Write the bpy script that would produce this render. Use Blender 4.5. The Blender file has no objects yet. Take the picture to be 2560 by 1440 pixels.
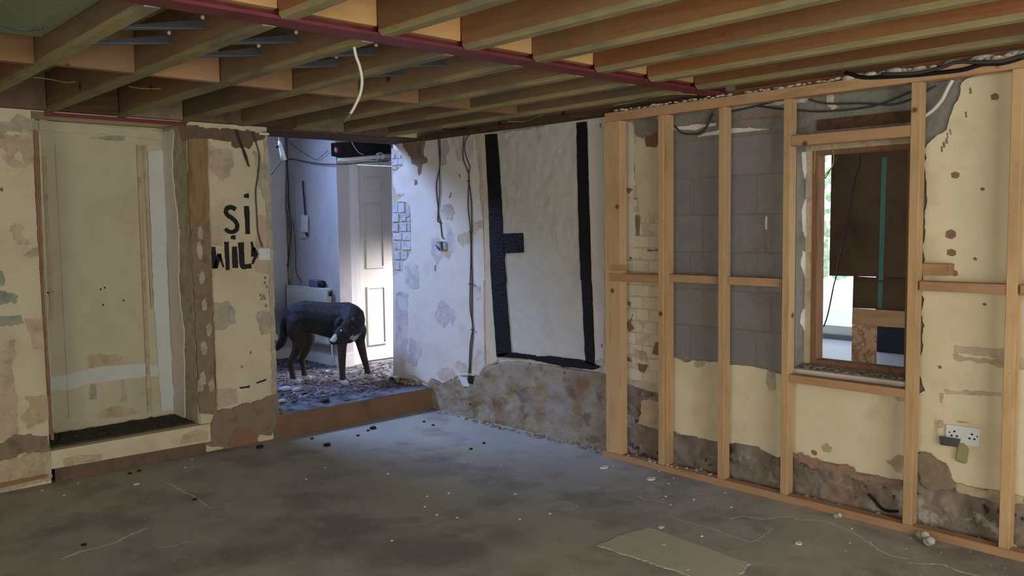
import bpy, bmesh, math, random
from mathutils import Vector, Matrix, noise, geometry

sc = bpy.context.scene
col = sc.collection
rnd = random.Random(7)

# ---------------------------------------------------------------- camera, sky, lights, exposure
cam_data = bpy.data.cameras.new('camera')
cam = bpy.data.objects.new('camera', cam_data)
col.objects.link(cam)
cam_data.sensor_width = 36.0
cam_data.lens = 29.53
cam_data.clip_start = 0.05
CAM_RT, CAM_DN, CAM_FW = Vector((0.73192, -0.68124, -0.01422)), Vector((-0.06130, -0.04504, -0.99710)), Vector((0.67863, 0.73067, -0.07473))
m = Matrix((( CAM_RT.x, -CAM_DN.x, -CAM_FW.x), (CAM_RT.y, -CAM_DN.y, -CAM_FW.y), (CAM_RT.z, -CAM_DN.z, -CAM_FW.z)))
cam.matrix_world = Matrix.Translation(Vector((-4.19448, -5.50400, 1.50000))) @ m.to_4x4()
sc.camera = cam

world = bpy.data.worlds.new('sky')
sc.world = world
world.use_nodes = True
bg = world.node_tree.nodes['Background']
bg.inputs[0].default_value = (0.80, 0.90, 1.0, 1)
bg.inputs[1].default_value = 2.2

def area(name, loc, target, sx, sy, power, color, spread=180):
    l = bpy.data.lights.new(name, 'AREA')
    l.shape = 'RECTANGLE'; l.size = sx; l.size_y = sy; l.energy = power; l.color = color
    l.spread = math.radians(spread)
    o = bpy.data.objects.new(name, l); col.objects.link(o)
    o.location = loc
    o.rotation_euler = (Vector(target) - Vector(loc)).to_track_quat('-Z', 'Y').to_euler()
    return o

WARM = (1.0, 0.93, 0.80)
COOL = (0.36, 0.53, 1.0)
# daylight in the openings of the two walls behind the camera
area('window_daylight', (-6.15, -5.7, 1.35), (0, -4.6, 1.2), 2.4, 1.5, 64, WARM)
area('garden_door_daylight', (-3.2, -7.45, 1.2), (-2.4, 0, 1.2), 3.2, 2.0, 84, WARM)
# blue skylight from the stair landing, and whiter daylight from the front door at the right end of the hall
area('landing_daylight', (-1.7, 2.0, 3.15), (-0.1, -0.5, 0.6), 1.0, 0.8, 42, COOL, 85)
area('front_door_daylight', (1.5, 0.85, 1.25), (0.40, 1.42, 0.22), 0.5, 0.7, 24, (1.0, 0.94, 0.96), 75)
sc.view_settings.view_transform = 'Standard'
sc.view_settings.look = 'None'
sc.view_settings.exposure = 0.0
sc.view_settings.gamma = 1.0
sc.view_settings.use_curve_mapping = False

# ---------------------------------------------------------------- helpers
def lin(h):
    h = h.lstrip('#'); out = []
    for i in (0, 2, 4):
        c = int(h[i:i+2], 16)/255
        out.append(c/12.92 if c <= 0.04045 else ((c+0.055)/1.055)**2.4)
    return (*out, 1)

def mat(name, cols, scale=4, stretch=(1,1,1), rough=0.85, bump=0.3, bscale=None, big=None, spots=None, rand=0.0, metal=0, spec=0.25, bdist=0.01):
    """noise-mixed colours in world space; big=(colour, scale, lo, hi) adds large stains, spots=(colour, scale, size) adds small marks"""
    mt = bpy.data.materials.new(name); mt.use_nodes = True
    nt = mt.node_tree; N = nt.nodes; L = nt.links
    b = N['Principled BSDF']
    b.inputs['Roughness'].default_value = rough
    b.inputs['Metallic'].default_value = metal
    b.inputs['Specular IOR Level'].default_value = spec
    geo = N.new('ShaderNodeNewGeometry')
    mp = N.new('ShaderNodeMapping'); mp.inputs['Scale'].default_value = stretch
    src = geo.outputs['Position']
    if rand:
        oi = N.new('ShaderNodeObjectInfo')
        mul = N.new('ShaderNodeVectorMath'); mul.operation = 'SCALE'; mul.inputs[0].default_value = (37, 19, 53)
        L.new(oi.outputs['Random'], mul.inputs['Scale'])
        add = N.new('ShaderNodeVectorMath'); add.operation = 'ADD'
        L.new(src, add.inputs[0]); L.new(mul.outputs[0], add.inputs[1]); src = add.outputs[0]
    L.new(src, mp.inputs['Vector'])
    n1 = N.new('ShaderNodeTexNoise'); n1.inputs['Scale'].default_value = scale; n1.inputs['Detail'].default_value = 6; n1.inputs['Roughness'].default_value = 0.62
    L.new(mp.outputs[0], n1.inputs['Vector'])
    cr = N.new('ShaderNodeValToRGB')
    el = cr.color_ramp.elements
    while len(el) < len(cols): el.new(0.5)
    for i, c in enumerate(cols):
        el[i].position = 0.3 + 0.4*i/max(1, len(cols)-1); el[i].color = lin(c)
    L.new(n1.outputs['Fac'], cr.inputs['Fac'])
    c = cr.outputs[0]
    def mix(fac, c, colr):
        mx = N.new('ShaderNodeMix'); mx.data_type = 'RGBA'
        L.new(fac, mx.inputs[0]); L.new(c, mx.inputs[6]); mx.inputs[7].default_value = lin(colr)
        return mx.outputs[2]
    def stain(c, colr, s, lo, hi, amt=1.0):
        n = N.new('ShaderNodeTexNoise'); n.inputs['Scale'].default_value = s; n.inputs['Detail'].default_value = 7; n.inputs['Roughness'].default_value = 0.6
        L.new(src, n.inputs['Vector'])
        r = N.new('ShaderNodeMapRange'); r.inputs[1].default_value = lo; r.inputs[2].default_value = hi; r.inputs[4].default_value = amt
        L.new(n.outputs['Fac'], r.inputs[0]); return mix(r.outputs[0], c, colr)
    for st in (big or []): c = stain(c, *st)
    if spots:
        v = N.new('ShaderNodeTexVoronoi'); v.inputs['Scale'].default_value = spots[1]
        L.new(src, v.inputs['Vector'])
        r = N.new('ShaderNodeMapRange'); r.inputs[1].default_value = spots[2]; r.inputs[2].default_value = spots[2]*0.5
        L.new(v.outputs['Distance'], r.inputs[0]); c = mix(r.outputs[0], c, spots[0])
    if rand:
        hs = N.new('ShaderNodeHueSaturation')
        mr = N.new('ShaderNodeMapRange'); mr.inputs[3].default_value = 1-rand; mr.inputs[4].default_value = 1+rand
        L.new(oi.outputs['Random'], mr.inputs[0]); L.new(mr.outputs[0], hs.inputs['Value'])
        L.new(c, hs.inputs['Color']); c = hs.outputs[0]
    L.new(c, b.inputs['Base Color'])
    if bump:
        n2 = N.new('ShaderNodeTexNoise'); n2.inputs['Scale'].default_value = bscale or scale*5; n2.inputs['Detail'].default_value = 5
        L.new(mp.outputs[0], n2.inputs['Vector'])
        bp = N.new('ShaderNodeBump'); bp.inputs['Strength'].default_value = bump; bp.inputs['Distance'].default_value = bdist
        L.new(n2.outputs['Fac'], bp.inputs['Height']); L.new(bp.outputs[0], b.inputs['Normal'])
    return mt

def link(name, me, mt, parent=None, smooth=False):
    o = bpy.data.objects.new(name, me); col.objects.link(o)
    if mt is not None and not me.materials: me.materials.append(mt)
    if smooth:
        for p in me.polygons: p.use_smooth = True
    if parent is not None: attach(o, parent)
    return o

def attach(o, parent):
    o.parent = parent
    o.matrix_parent_inverse = Matrix.Translation(-parent.location)

def thing(name, label, cat, loc, group=None):
    o = bpy.data.objects.new(name, None); col.objects.link(o)
    o.location = loc; o.empty_display_size = 0.1
    return tag(o, label, cat, group)

def tag(o, label, cat, group=None):
    o['label'] = label; o['category'] = cat
    if group: o['group'] = group
    return o

def struct(o): o['kind'] = 'structure'; return o

class MB:
    def __init__(s): s.v = []; s.f = []
    def box(s, lo, hi):
        n = len(s.v); (a,b,c),(d,e,f) = lo, hi
        s.v += [(a,b,c),(d,b,c),(d,e,c),(a,e,c),(a,b,f),(d,b,f),(d,e,f),(a,e,f)]
        s.f += [tuple(n+i for i in q) for q in ((0,3,2,1),(4,5,6,7),(0,1,5,4),(1,2,6,5),(2,3,7,6),(3,0,4,7))]
        return s
    def hexa(s, bot, top):
        n = len(s.v); k = len(bot); s.v += list(bot)+list(top)
        s.f.append(tuple(range(n+k-1, n-1, -1))); s.f.append(tuple(range(n+k, n+2*k)))
        for i in range(k):
            j = (i+1) % k; s.f.append((n+i, n+j, n+k+j, n+k+i))
        return s
    def tube(s, pts, r, seg=6, r2=None):
        pts = [Vector(p) for p in pts]; n0 = len(s.v); K = len(pts)
        prev = None
        for i, p in enumerate(pts):
            d = (pts[min(i+1, K-1)] - pts[max(i-1, 0)]).normalized()
            if prev is None:
                u = d.orthogonal().normalized()
            else:
                u = (prev - d*prev.dot(d)).normalized()
            prev = u; w = d.cross(u)
            rr = r if r2 is None else r + (r2-r)*i/(K-1)
            for k in range(seg):
                a = 2*math.pi*k/seg
                s.v.append(tuple(p + u*(rr*math.cos(a)) + w*(rr*math.sin(a))))
        for i in range(K-1):
            for k in range(seg):
                k2 = (k+1) % seg
                s.f.append((n0+i*seg+k, n0+i*seg+k2, n0+(i+1)*seg+k2, n0+(i+1)*seg+k))
        s.f.append(tuple(n0+k for k in range(seg-1, -1, -1)))
        s.f.append(tuple(n0+(K-1)*seg+k for k in range(seg)))
        return s
    def ball(s, c, r, seg=8, rings=5, sc=(1,1,1)):
        n0 = len(s.v)
        for i in range(rings+1):
            t = math.pi*i/rings
            for k in range(seg):
                a = 2*math.pi*k/seg
                s.v.append((c[0]+sc[0]*r*math.sin(t)*math.cos(a), c[1]+sc[1]*r*math.sin(t)*math.sin(a), c[2]+sc[2]*r*math.cos(t)))
        for i in range(rings):
            for k in range(seg):
                k2 = (k+1) % seg
                s.f.append((n0+i*seg+k, n0+(i+1)*seg+k, n0+(i+1)*seg+k2, n0+i*seg+k2))
        return s
    def build(s, name, mt, parent=None, smooth=False, bevel=0):
        me = bpy.data.meshes.new(name); me.from_pydata(s.v, [], s.f)
        if bevel:
            bm = bmesh.new(); bm.from_mesh(me)
            bmesh.ops.bevel(bm, geom=list(bm.edges), offset=bevel, segments=1, affect='EDGES')
            bm.to_mesh(me); bm.free()
        me.update()
        return link(name, me, mt, parent, smooth)

def box(name, lo, hi, mt, parent=None, bevel=0):
    lo2 = [min(a, b) for a, b in zip(lo, hi)]; hi2 = [max(a, b) for a, b in zip(lo, hi)]
    return MB().box(lo2, hi2).build(name, mt, parent, bevel=bevel)

def smooth_path(pts, n=6):
    P = [Vector(p) for p in pts]; out = []
    for i in range(len(P)-1):
        a, b, c, d = P[max(i-1,0)], P[i], P[i+1], P[min(i+2, len(P)-1)]
        for k in range(n):
            t = k/n
            out.append(0.5*((2*b)+(-a+c)*t+(2*a-5*b+4*c-d)*t*t+(-a+3*b-3*c+d)*t**3))
    out.append(P[-1]); return out

def cable(name, pts, r, mt, label=None, parent=None, cat='cable', group=None, n=5):
    o = MB().tube(smooth_path(pts, n), r, 6).build(name, mt, parent, smooth=True)
    if parent is None: tag(o, label, cat, group)
    return o

layer = [0]
def prism(name, pts, normal, th, mt, parent=None, jag=0.0, step=0.025, base=None):
    """an irregular slab lying on a plane: outline pts, thickness th along normal; jag roughens the edge"""
    nrm = Vector(normal); P = [Vector(p) for p in pts]
    layer[0] += 1
    off = nrm*((0.0008 + 0.00012*(layer[0] % 25)) if base is None else base)
    Q = []
    for i, a in enumerate(P):
        b = P[(i+1) % len(P)]; L = (b-a).length
        k = max(1, int(L/min(step, 0.012 if L < 1.2 else 0.02))) if jag else 1
        side = (b-a).cross(nrm).normalized() if L > 1e-6 else Vector((0,0,0))
        for j in range(k):
            q = a.lerp(b, j/k)
            if jag: q = q + side*(jag*(1.7*noise.noise(q*16) + 1.1*noise.noise(q*52) + rnd.uniform(-0.3, 0.3)))
            Q.append(q)
    n = len(Q)
    # a flat frame on the plane, then a constrained triangulation that survives ragged outlines
    ex = Vector((0, 0, 1)) if abs(nrm.z) < 0.9 else Vector((1, 0, 0))
    ey = nrm.cross(ex); o0 = Q[0]
    q2 = [Vector(((q-o0).dot(ex), (q-o0).dot(ey))) for q in Q]
    if sum(q2[i].x*q2[(i+1) % n].y - q2[(i+1) % n].x*q2[i].y for i in range(n)) < 0: q2.reverse()
    pv, pe, pf, *_r = geometry.delaunay_2d_cdt(q2, [(i, (i+1) % n) for i in range(n)], [list(range(n))], 1, 1e-5)
    w3 = [o0 + ex*p.x + ey*p.y for p in pv]
    k = len(w3)
    v = [tuple(p) for p in w3] + [tuple(p + off + nrm*th) for p in w3]
    edge = {}
    faces = []
    for f in pf:
        a_, b_, c_ = (w3[i] for i in f)
        if (b_-a_).cross(c_-a_).dot(nrm) < 0: f = f[::-1]
        faces.append(tuple(k+i for i in f))
        for i in range(len(f)): edge[(f[i], f[(i+1) % len(f)])] = 1
    for (i, j) in edge:
        if (j, i) not in edge: faces.append((i, j, k+j, k+i))
    me = bpy.data.meshes.new(name); me.from_pydata(v, [], faces); me.update()
    return link(name, me, mt, parent)

def ribbon(name, pts, w, z, mt, parent):
    """a thin flat streak on the floor"""
    P = [Vector(p) for p in pts]; v = []; f = []
    for i, p in enumerate(P):
        d = (P[min(i+1, len(P)-1)] - P[max(i-1, 0)]); d.z = 0; d.normalize()
        s = Vector((-d.y, d.x, 0))*w*rnd.uniform(0.4, 1.0)*0.5
        v += [(p.x+s.x, p.y+s.y, z), (p.x-s.x, p.y-s.y, z)]
    for i in range(len(P)-1): f.append((2*i, 2*i+1, 2*i+3, 2*i+2))
    me = bpy.data.meshes.new(name); me.from_pydata(v, [], f)
    return link(name, me, mt, parent)

def lumpy(name, axis, u0, u1, top, depth, mt, parent, nu=90, nz=24, amp=0.03, seed=0, freq=7.0, base=0.006, bottom=0.0):
    """rough broken plaster and stone: a relief grid standing proud of a wall. top(u) gives its upper edge."""
    v = []; f = []
    for i in range(nu+1):
        u = u0+(u1-u0)*i/nu; zt = top(u)
        for j in range(nz+1):
            z = bottom+(zt-bottom)*j/nz
            h = noise.fractal(Vector((u*freq, z*freq, seed)), 1.0, 2.0, 4)
            h2 = noise.noise(Vector((u*freq*0.6, z*freq*0.9, seed+9)))
            e = base + amp*max(0.0, 0.45+0.5*h+0.35*h2)
            if j == nz: e = 0.001
            v.append((u, -e, z) if axis == 'y' else (-e, u, z))
    for i in range(nu):
        for j in range(nz):
            a = i*(nz+1)+j
            q = (a, a+nz+1, a+nz+2, a+1)
            f.append(q if axis == 'y' else q[::-1])
    # flip so that faces look into the room
    me = bpy.data.meshes.new(name); me.from_pydata(v, [], f)
    bm = bmesh.new(); bm.from_mesh(me); bmesh.ops.recalc_face_normals(bm, faces=bm.faces); bm.to_mesh(me); bm.free()
    return link(name, me, mt, parent, True)

def interp(tab):
    tab = sorted(tab)
    def fn(u):
        if u <= tab[0][0]: return tab[0][1]
        for (a, za), (b, zb) in zip(tab, tab[1:]):
            if u <= b: return za+(zb-za)*(u-a)/(b-a+1e-9)
        return tab[-1][1]
    return fn

# ---------------------------------------------------------------- materials
cream = mat('cream_paint', ['c4b799', 'd1c4a6', 'cabd9e'], 3, bump=0.2, bscale=40, big=[('b5a387', 2.0, 0.50, 0.68, 0.7), ('bba48d', 4.5, 0.58, 0.70, 0.6), ('afa48f', 9, 0.62, 0.72, 0.5), ('8d7a62', 30, 0.70, 0.76, 0.6)])
cream_right = mat('cream_paint_bare', ['d5c7a4', 'dccfae', 'cfc09b'], 2.5, bump=0.15, bscale=30, big=[('c0ab88', 1.7, 0.54, 0.76, 0.6), ('c9b490', 5, 0.56, 0.7, 0.5), ('ad9470', 22, 0.70, 0.76, 0.6)])
alcove_paint = mat('alcove_paint', ['bbb196', 'c5bba0', 'beb499'], 3, bump=0.05, bscale=60, big=[('ac9f83', 2.2, 0.52, 0.72, 0.7), ('b3a88f', 7, 0.58, 0.7, 0.5), ('8f8268', 26, 0.72, 0.77, 0.6)])
offwhite = mat('offwhite_paint', ['d2c9c0', 'dcd4cb', 'd6cec6'], 3, bump=0.2, bscale=30, big=[('c3b5aa', 3, 0.55, 0.72, 0.6)])
panel_white = mat('limewashed_panel', ['bcb7ad', 'c5c0b6', 'b6b1a7'], 4, bump=0.8, bscale=14, big=[('b9b4aa', 2.2, 0.55, 0.75, 0.6)], bdist=0.015)
pale_strip = mat('pale_blue_white_paint', ['c4c6bf', 'cdcfc8'], 5, bump=0.1)
pink_plaster = mat('pink_plaster', ['b39d86', 'bfaa93', 'a8937c'], 9, bump=0.3, bscale=40, big=[('c6b99b', 11, 0.50, 0.60, 0.6), ('9c8874', 17, 0.58, 0.66, 0.5)])
tan_plaster = mat('tan_plaster', ['ab9a7d', 'b8a788', '9e8d6e'], 9, bump=0.35, bscale=40, big=[('c4b698', 11, 0.50, 0.60, 0.6), ('8d7c60', 17, 0.58, 0.66, 0.5)])
brown_plaster = mat('brown_plaster', ['7d6c58', '8b7965', '6d5c49'], 8, bump=0.7, bscale=35)
dark_brown = mat('dark_brown_plaster', ['665243', '725d4c', '574537'], 8, bump=0.6, bscale=35)
grey_plaster = mat('grey_plaster', ['a0977f', 'aea58f', '958c77'], 9, bump=0.35, bscale=40, big=[('c2b698', 11, 0.50, 0.60, 0.6), ('877e6c', 17, 0.58, 0.66, 0.5)])
lilac_plaster = mat('lilac_plaster', ['b5aaac', 'c4babc', 'a9a0a2'], 9, bump=0.25, bscale=40, big=[('d4cbc4', 10, 0.49, 0.58, 0.8)])
redbrown = mat('red_brown_plaster', ['84634d', '8f6d56', '75563f'], 9, bump=0.6, bscale=40)
pink_light = mat('faint_pink_plaster', ['c0ab9a', 'cbb8a8', 'b5a08f'], 9, bump=0.3, bscale=40, big=[('d2c9c0', 10, 0.50, 0.60, 0.75)])
tan_light = mat('faint_tan_plaster', ['baa78c', 'c6b498', 'ae9b80'], 9, bump=0.3, bscale=40, big=[('d2c9c0', 10, 0.50, 0.60, 0.75)])
grey_light = mat('faint_grey_plaster', ['aea69d', 'bbb2a9', 'a39b92'], 9, bump=0.3, bscale=40, big=[('d2c9c0', 10, 0.50, 0.60, 0.75)])
mould = mat('grey_green_mould', ['7f8374', '949886', 'a9a88f'], 9, bump=0.1)
rubble = mat('rubble_stone', ['5d554a', '7a6f63', '8d8172', '9c8f7e'], 3.0, bump=0.7, bscale=13, big=[('7d6052', 3, 0.54, 0.62, 0.8), ('a8a496', 5, 0.60, 0.65, 0.9), ('37322a', 9, 0.61, 0.66, 0.95)], bdist=0.03)
rubble_tan = mat('rubble_tan', ['776956', '8f816b', '9e907a', '877963'], 2.6, bump=0.7, bscale=13, big=[('968b84', 2.2, 0.50, 0.60, 0.75), ('846750', 4, 0.56, 0.62, 0.7), ('62574a', 6, 0.56, 0.62, 0.6), ('2f2a22', 13, 0.65, 0.69, 0.95), ('b8ad9a', 15, 0.68, 0.72, 0.8)], bdist=0.03)
cement = mat('grey_cement', ['77736a', '868278', '6a665d'], 6, bump=0.5, bscale=50)
block_mat = mat('concrete_block', ['7b7976', '858380', '807c78'], 9, bump=0.35, bscale=120, big=[('8a7d75', 2.5, 0.52, 0.75, 0.7), ('6d6b69', 3.5, 0.56, 0.7, 0.6)], rand=0.06)
mortar = mat('mortar', ['bcad96', 'c6b7a0', 'b0a189'], 12, bump=0.5, bscale=80)
brick_paint = mat('painted_brick', ['d2c4a9', 'dacdb2', 'cabc9f'], 5, bump=0.6, bscale=40, big=[('b8a286', 7, 0.62, 0.72, 0.6)], rand=0.03)
brick_white = mat('white_painted_brick', ['b5b6bb', 'c6c7cc', 'a3a2a8'], 10, bump=0.7, bscale=45, big=[('8a7e80', 9, 0.6, 0.66, 0.7)], rand=0.08)
brick_pink = mat('pink_brick_core', ['8f6d5b', 'a07c69', '7f5f4e'], 12, bump=0.6, bscale=50, big=[('8c8072', 8, 0.52, 0.6, 0.8)])
streak = mat('faint_rust_streak', ['84766c', '8e7d72'], 10, bump=0.1)
skim = mat('pinkish_skim', ['d3c3b1', 'dccdbb', 'cab9a6'], 7, bump=0.3, bscale=30)
brick_red = mat('red_brick', ['7b5243', '8a5f4f'], 12, bump=0.6, bscale=60)
black_paint = mat('black_paint', ['100f10', '181718', '0c0c0d'], 6, rough=0.5, bump=0.5, bscale=50, spec=0.35)
floor_mat = mat('concrete_floor', ['9c9991', 'a8a49b', '918e87'], 2.2, rough=0.75, bump=0.12, bscale=60, big=[('b3af99', 0.9, 0.46, 0.64, 0.8), ('837b78', 1.3, 0.50, 0.62, 0.9), ('bab5a0', 4, 0.57, 0.68, 0.55), ('807a74', 3.1, 0.57, 0.68, 0.55), ('c4beae', 24, 0.70, 0.74, 0.5)], spec=0.3)
patch_mat = mat('repair_screed', ['b9b5a0', 'c0bca8', 'b1ad98'], 6, rough=0.8, bump=0.1)
crack_mat = mat('crack_salts', ['d0cabb', 'dcd6c8'], 30, bump=0)
chip_mat = mat('plaster_chip', ['d5cfbf', 'e4dfd2'], 20, bump=0.3)
foam_mat = mat('grey_white_plaster', ['aaa698', 'bbb7a9', '97937f'], 14, bump=0.4)
dark_lump = mat('dark_debris', ['1c1a1a', '2e2a28'], 20, bump=0.3)
pine = mat('pine_stud', ['b8966b', 'c3a177', 'ab8a60'], 5, (4, 4, 0.5), bump=0.12, bscale=30, big=[('9a7c58', 1.6, 0.50, 0.72, 0.7), ('a5845c', 5, 0.6, 0.7, 0.5)], spots=('6b4c30', 5, 0.10), rand=0.10)
pine_h = mat('pine_rail', ['a9845f', 'b58f68', '9c7754'], 5, (4, 0.5, 4), bump=0.12, bscale=30, big=[('8d6d50', 1.6, 0.50, 0.72, 0.7)], spots=('60452e', 4, 0.08), rand=0.10)
joist_mat = mat('joist_timber', ['79624b', '866d53', '806046', '8d6f52'], 3.2, (6, 0.35, 6), bump=0.2, bscale=22, big=[('6a5c4d', 1.3, 0.44, 0.62, 0.85), ('93623c', 1.1, 0.58, 0.68, 0.6), ('8a8072', 2.6, 0.6, 0.7, 0.5)], spots=('3c291b', 3.3, 0.09), rand=0.20)
joist_near_mat = mat('orange_joist_timber', ['7c573a', '88623f', '825231', '8f6239'], 3.0, (6, 0.35, 6), bump=0.2, bscale=22, big=[('6d5540', 1.2, 0.48, 0.66, 0.8), ('8f5829', 0.9, 0.56, 0.7, 0.6)], spots=('472c1b', 3.0, 0.09), rand=0.18)
batten_mat = mat('weathered_batten', ['857a54', '93875e', '7a6f4c'], 5, (5, 0.5, 5), bump=0.3, bscale=25, big=[('6f6956', 2.3, 0.48, 0.64, 0.85)], rand=0.14)
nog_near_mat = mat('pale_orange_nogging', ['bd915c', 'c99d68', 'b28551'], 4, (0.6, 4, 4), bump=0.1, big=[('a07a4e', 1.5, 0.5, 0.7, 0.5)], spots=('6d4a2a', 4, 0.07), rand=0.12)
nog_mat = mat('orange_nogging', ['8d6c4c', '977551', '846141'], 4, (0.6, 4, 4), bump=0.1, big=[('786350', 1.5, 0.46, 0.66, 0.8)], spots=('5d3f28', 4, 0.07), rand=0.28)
chip_wood = mat('sawn_end_grain', ['c2b58e', 'd0c39c'], 12, bump=0.1)
deck_mat = mat('green_chipboard', ['7f8a68', '8d9775', '75805f'], 30, bump=0.2)
steel_red = mat('red_oxide_steel', ['662a2c', '723236', '5a2326'], 6, rough=0.6, bump=0.1, spec=0.3)
steel_grey = mat('galvanised_steel', ['5c6166', '6a7075'], 8, rough=0.65, bump=0.05, metal=0.1, spec=0.3)
old_timber = mat('old_brown_timber', ['4a3626', '5b432f', '3c2b1e'], 4, (0.6, 5, 5), bump=0.5, bscale=30)
post_mat = mat('old_post_timber', ['8c7350', '9b8058', '755c3c'], 5, (6, 6, 0.7), bump=0.6, bscale=30, big=[('5f4a33', 3, 0.55, 0.68, 0.8)])
dirt = mat('dark_dirt', ['2d2e26', '3e4034', '4d4c40'], 18, bump=0.6, bscale=80)
riser_mat = mat('brown_riser_paint', ['735740', '7e614a', '69503a'], 4, rough=0.6, bump=0.1)
hall_floor_mat = mat('hall_concrete', ['66686f', '777981', '54565d'], 6, bump=0.3, bscale=40, big=[('3f3c3b', 5, 0.46, 0.6, 0.8)])
leaf_mat = mat('dry_leaf_litter', ['2a2522', '4a3f3a', '6f615a', '9a8b84'], 34, bump=0.4)
hall_wall = mat('lilac_hall_paint', ['b1adb0', 'bab6b9', 'aaa6a9'], 3, bump=0.08, bscale=40)
door_paint = mat('white_door_paint', ['c9c5bb', 'd0ccc3'], 3, rough=0.45, bump=0.03, spec=0.4)
trim_white = mat('white_trim_paint', ['cfcdca', 'd8d6d3'], 4, rough=0.5, bump=0.05)
rad_mat = mat('white_enamel', ['d0d0cd', 'd6d6d3'], 3, rough=0.35, bump=0, spec=0.5)
plastic_white = mat('white_plastic', ['cfd3d2', 'd8dcdb'], 3, rough=0.4, bump=0, spec=0.5)
plastic_black = mat('black_plastic', ['121214', '1b1b1e'], 3, rough=0.45, bump=0, spec=0.5)
cable_dark = mat('grey_cable', ['3a3a3a', '474746'], 6, rough=0.6, bump=0)
cable_black = mat('black_cable', ['141414', '1c1c1c'], 6, rough=0.5, bump=0)
cable_white = mat('white_cable', ['c5bfb0', 'd0cabc'], 6, rough=0.5, bump=0)
cable_yellow = mat('green_yellow_cable', ['87803f', '9a924a'], 6, rough=0.5, bump=0)
ply = mat('brown_hardboard', ['4a3825', '54412c', '40301f'], 3, bump=0.1)
osb = mat('strand_board', ['a57a58', 'c29a78', '8c6446', 'd0b090'], 22, bump=0.4, bscale=60)
tape_green = mat('green_tape', ['43685a', '4e7464'], 5, bump=0)
window_frame_mat = mat('brown_window_timber', ['7a573c', '886347', '6c4b34'], 5, (5, 5, 0.6), bump=0.3)
window_dirty = mat('dirty_cream_timber', ['a8987b', 'b8a98c', '8f7e62'], 8, bump=0.4)
lean_floor = mat('lean_to_floor', ['9a9fae', 'a9aebb'], 3, rough=0.35, bump=0.15, bscale=12, spec=0.5)
fur_black = mat('dark_brindle_fur', ['1a1b1f', '2a2b31', '121215'], 22, rough=0.65, bump=0.9, bscale=100, big=[('3a2e25', 8, 0.52, 0.68, 0.7), ('454852', 18, 0.58, 0.68, 0.6)])
fur_brown = mat('brindle_leg_fur', ['2e2824', '3f352d', '221e1b'], 18, rough=0.8, bump=0.6, bscale=130)
fur_white = mat('white_fur', ['a9adad', 'bfc3c3'], 20, rough=0.8, bump=0.4, bscale=120)
nose_mat = mat('dog_nose', ['0d0d0e', '141415'], 10, rough=0.3, bump=0.2)
eye_glow_mat = mat('dog_eye_painted_glow', ['f2dc96', 'fff0b8'], 10, rough=0.1, bump=0, spec=0.9)  # bright yellow paints the glow that a dog's eye reflects

NY = (0, -1, 0)      # the left wall faces -y
NX = (-1, 0, 0)      # the right wall faces -x

# ---------------------------------------------------------------- room shell
fl = struct(MB().box((-6.2, -7.5, -0.12), (0.3, 0.0, 0.0)).box((-6.2, 0.0, -0.12), (-1.45, 0.46, 0.0)).build('floor', floor_mat))
wl = MB()
wl.box((-6.2, 0, 0), (-2.87, 0.46, 2.42))
wl.box((-2.87, 0.43, 0), (-1.954, 0.46, 2.42))       # back of the blocked doorway
wl.box((-2.87, 0, 2.20), (-1.954, 0.43, 2.42))
wl.box((-1.954, 0, 0), (-1.40, 0.46, 2.42))
wall_left = struct(wl.build('wall_left', cream))
wr = MB()
wr.box((0, -3.23, 0), (0.3, 0.48, 2.42))
wr.box((0, -3.83, 0), (0.3, -3.23, 0.70))
wr.box((0, -3.83, 1.93), (0.3, -3.23, 2.42))
wr.box((0, -7.5, 0), (0.3, -3.83, 2.42))
wall_right = struct(wr.build('wall_right', offwhite))
wb = MB()
wb.box((-6.2, -7.7, 0), (-4.9, -7.5, 2.42)); wb.box((-1.5, -7.7, 0), (0.3, -7.5, 2.42)); wb.box((-4.9, -7.7, 2.25), (-1.5, -7.5, 2.42))
struct(wb.build('wall_back', cream))
wn = MB()
wn.box((-6.4, -7.7, 0), (-6.2, -6.95, 2.42)); wn.box((-6.4, -4.45, 0), (-6.2, 0.46, 2.42)); wn.box((-6.4, -6.95, 0), (-6.2, -4.45, 0.55)); wn.box((-6.4, -6.95, 2.15), (-6.2, -4.45, 2.42))
struct(wn.build('wall_near', cream))

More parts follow.
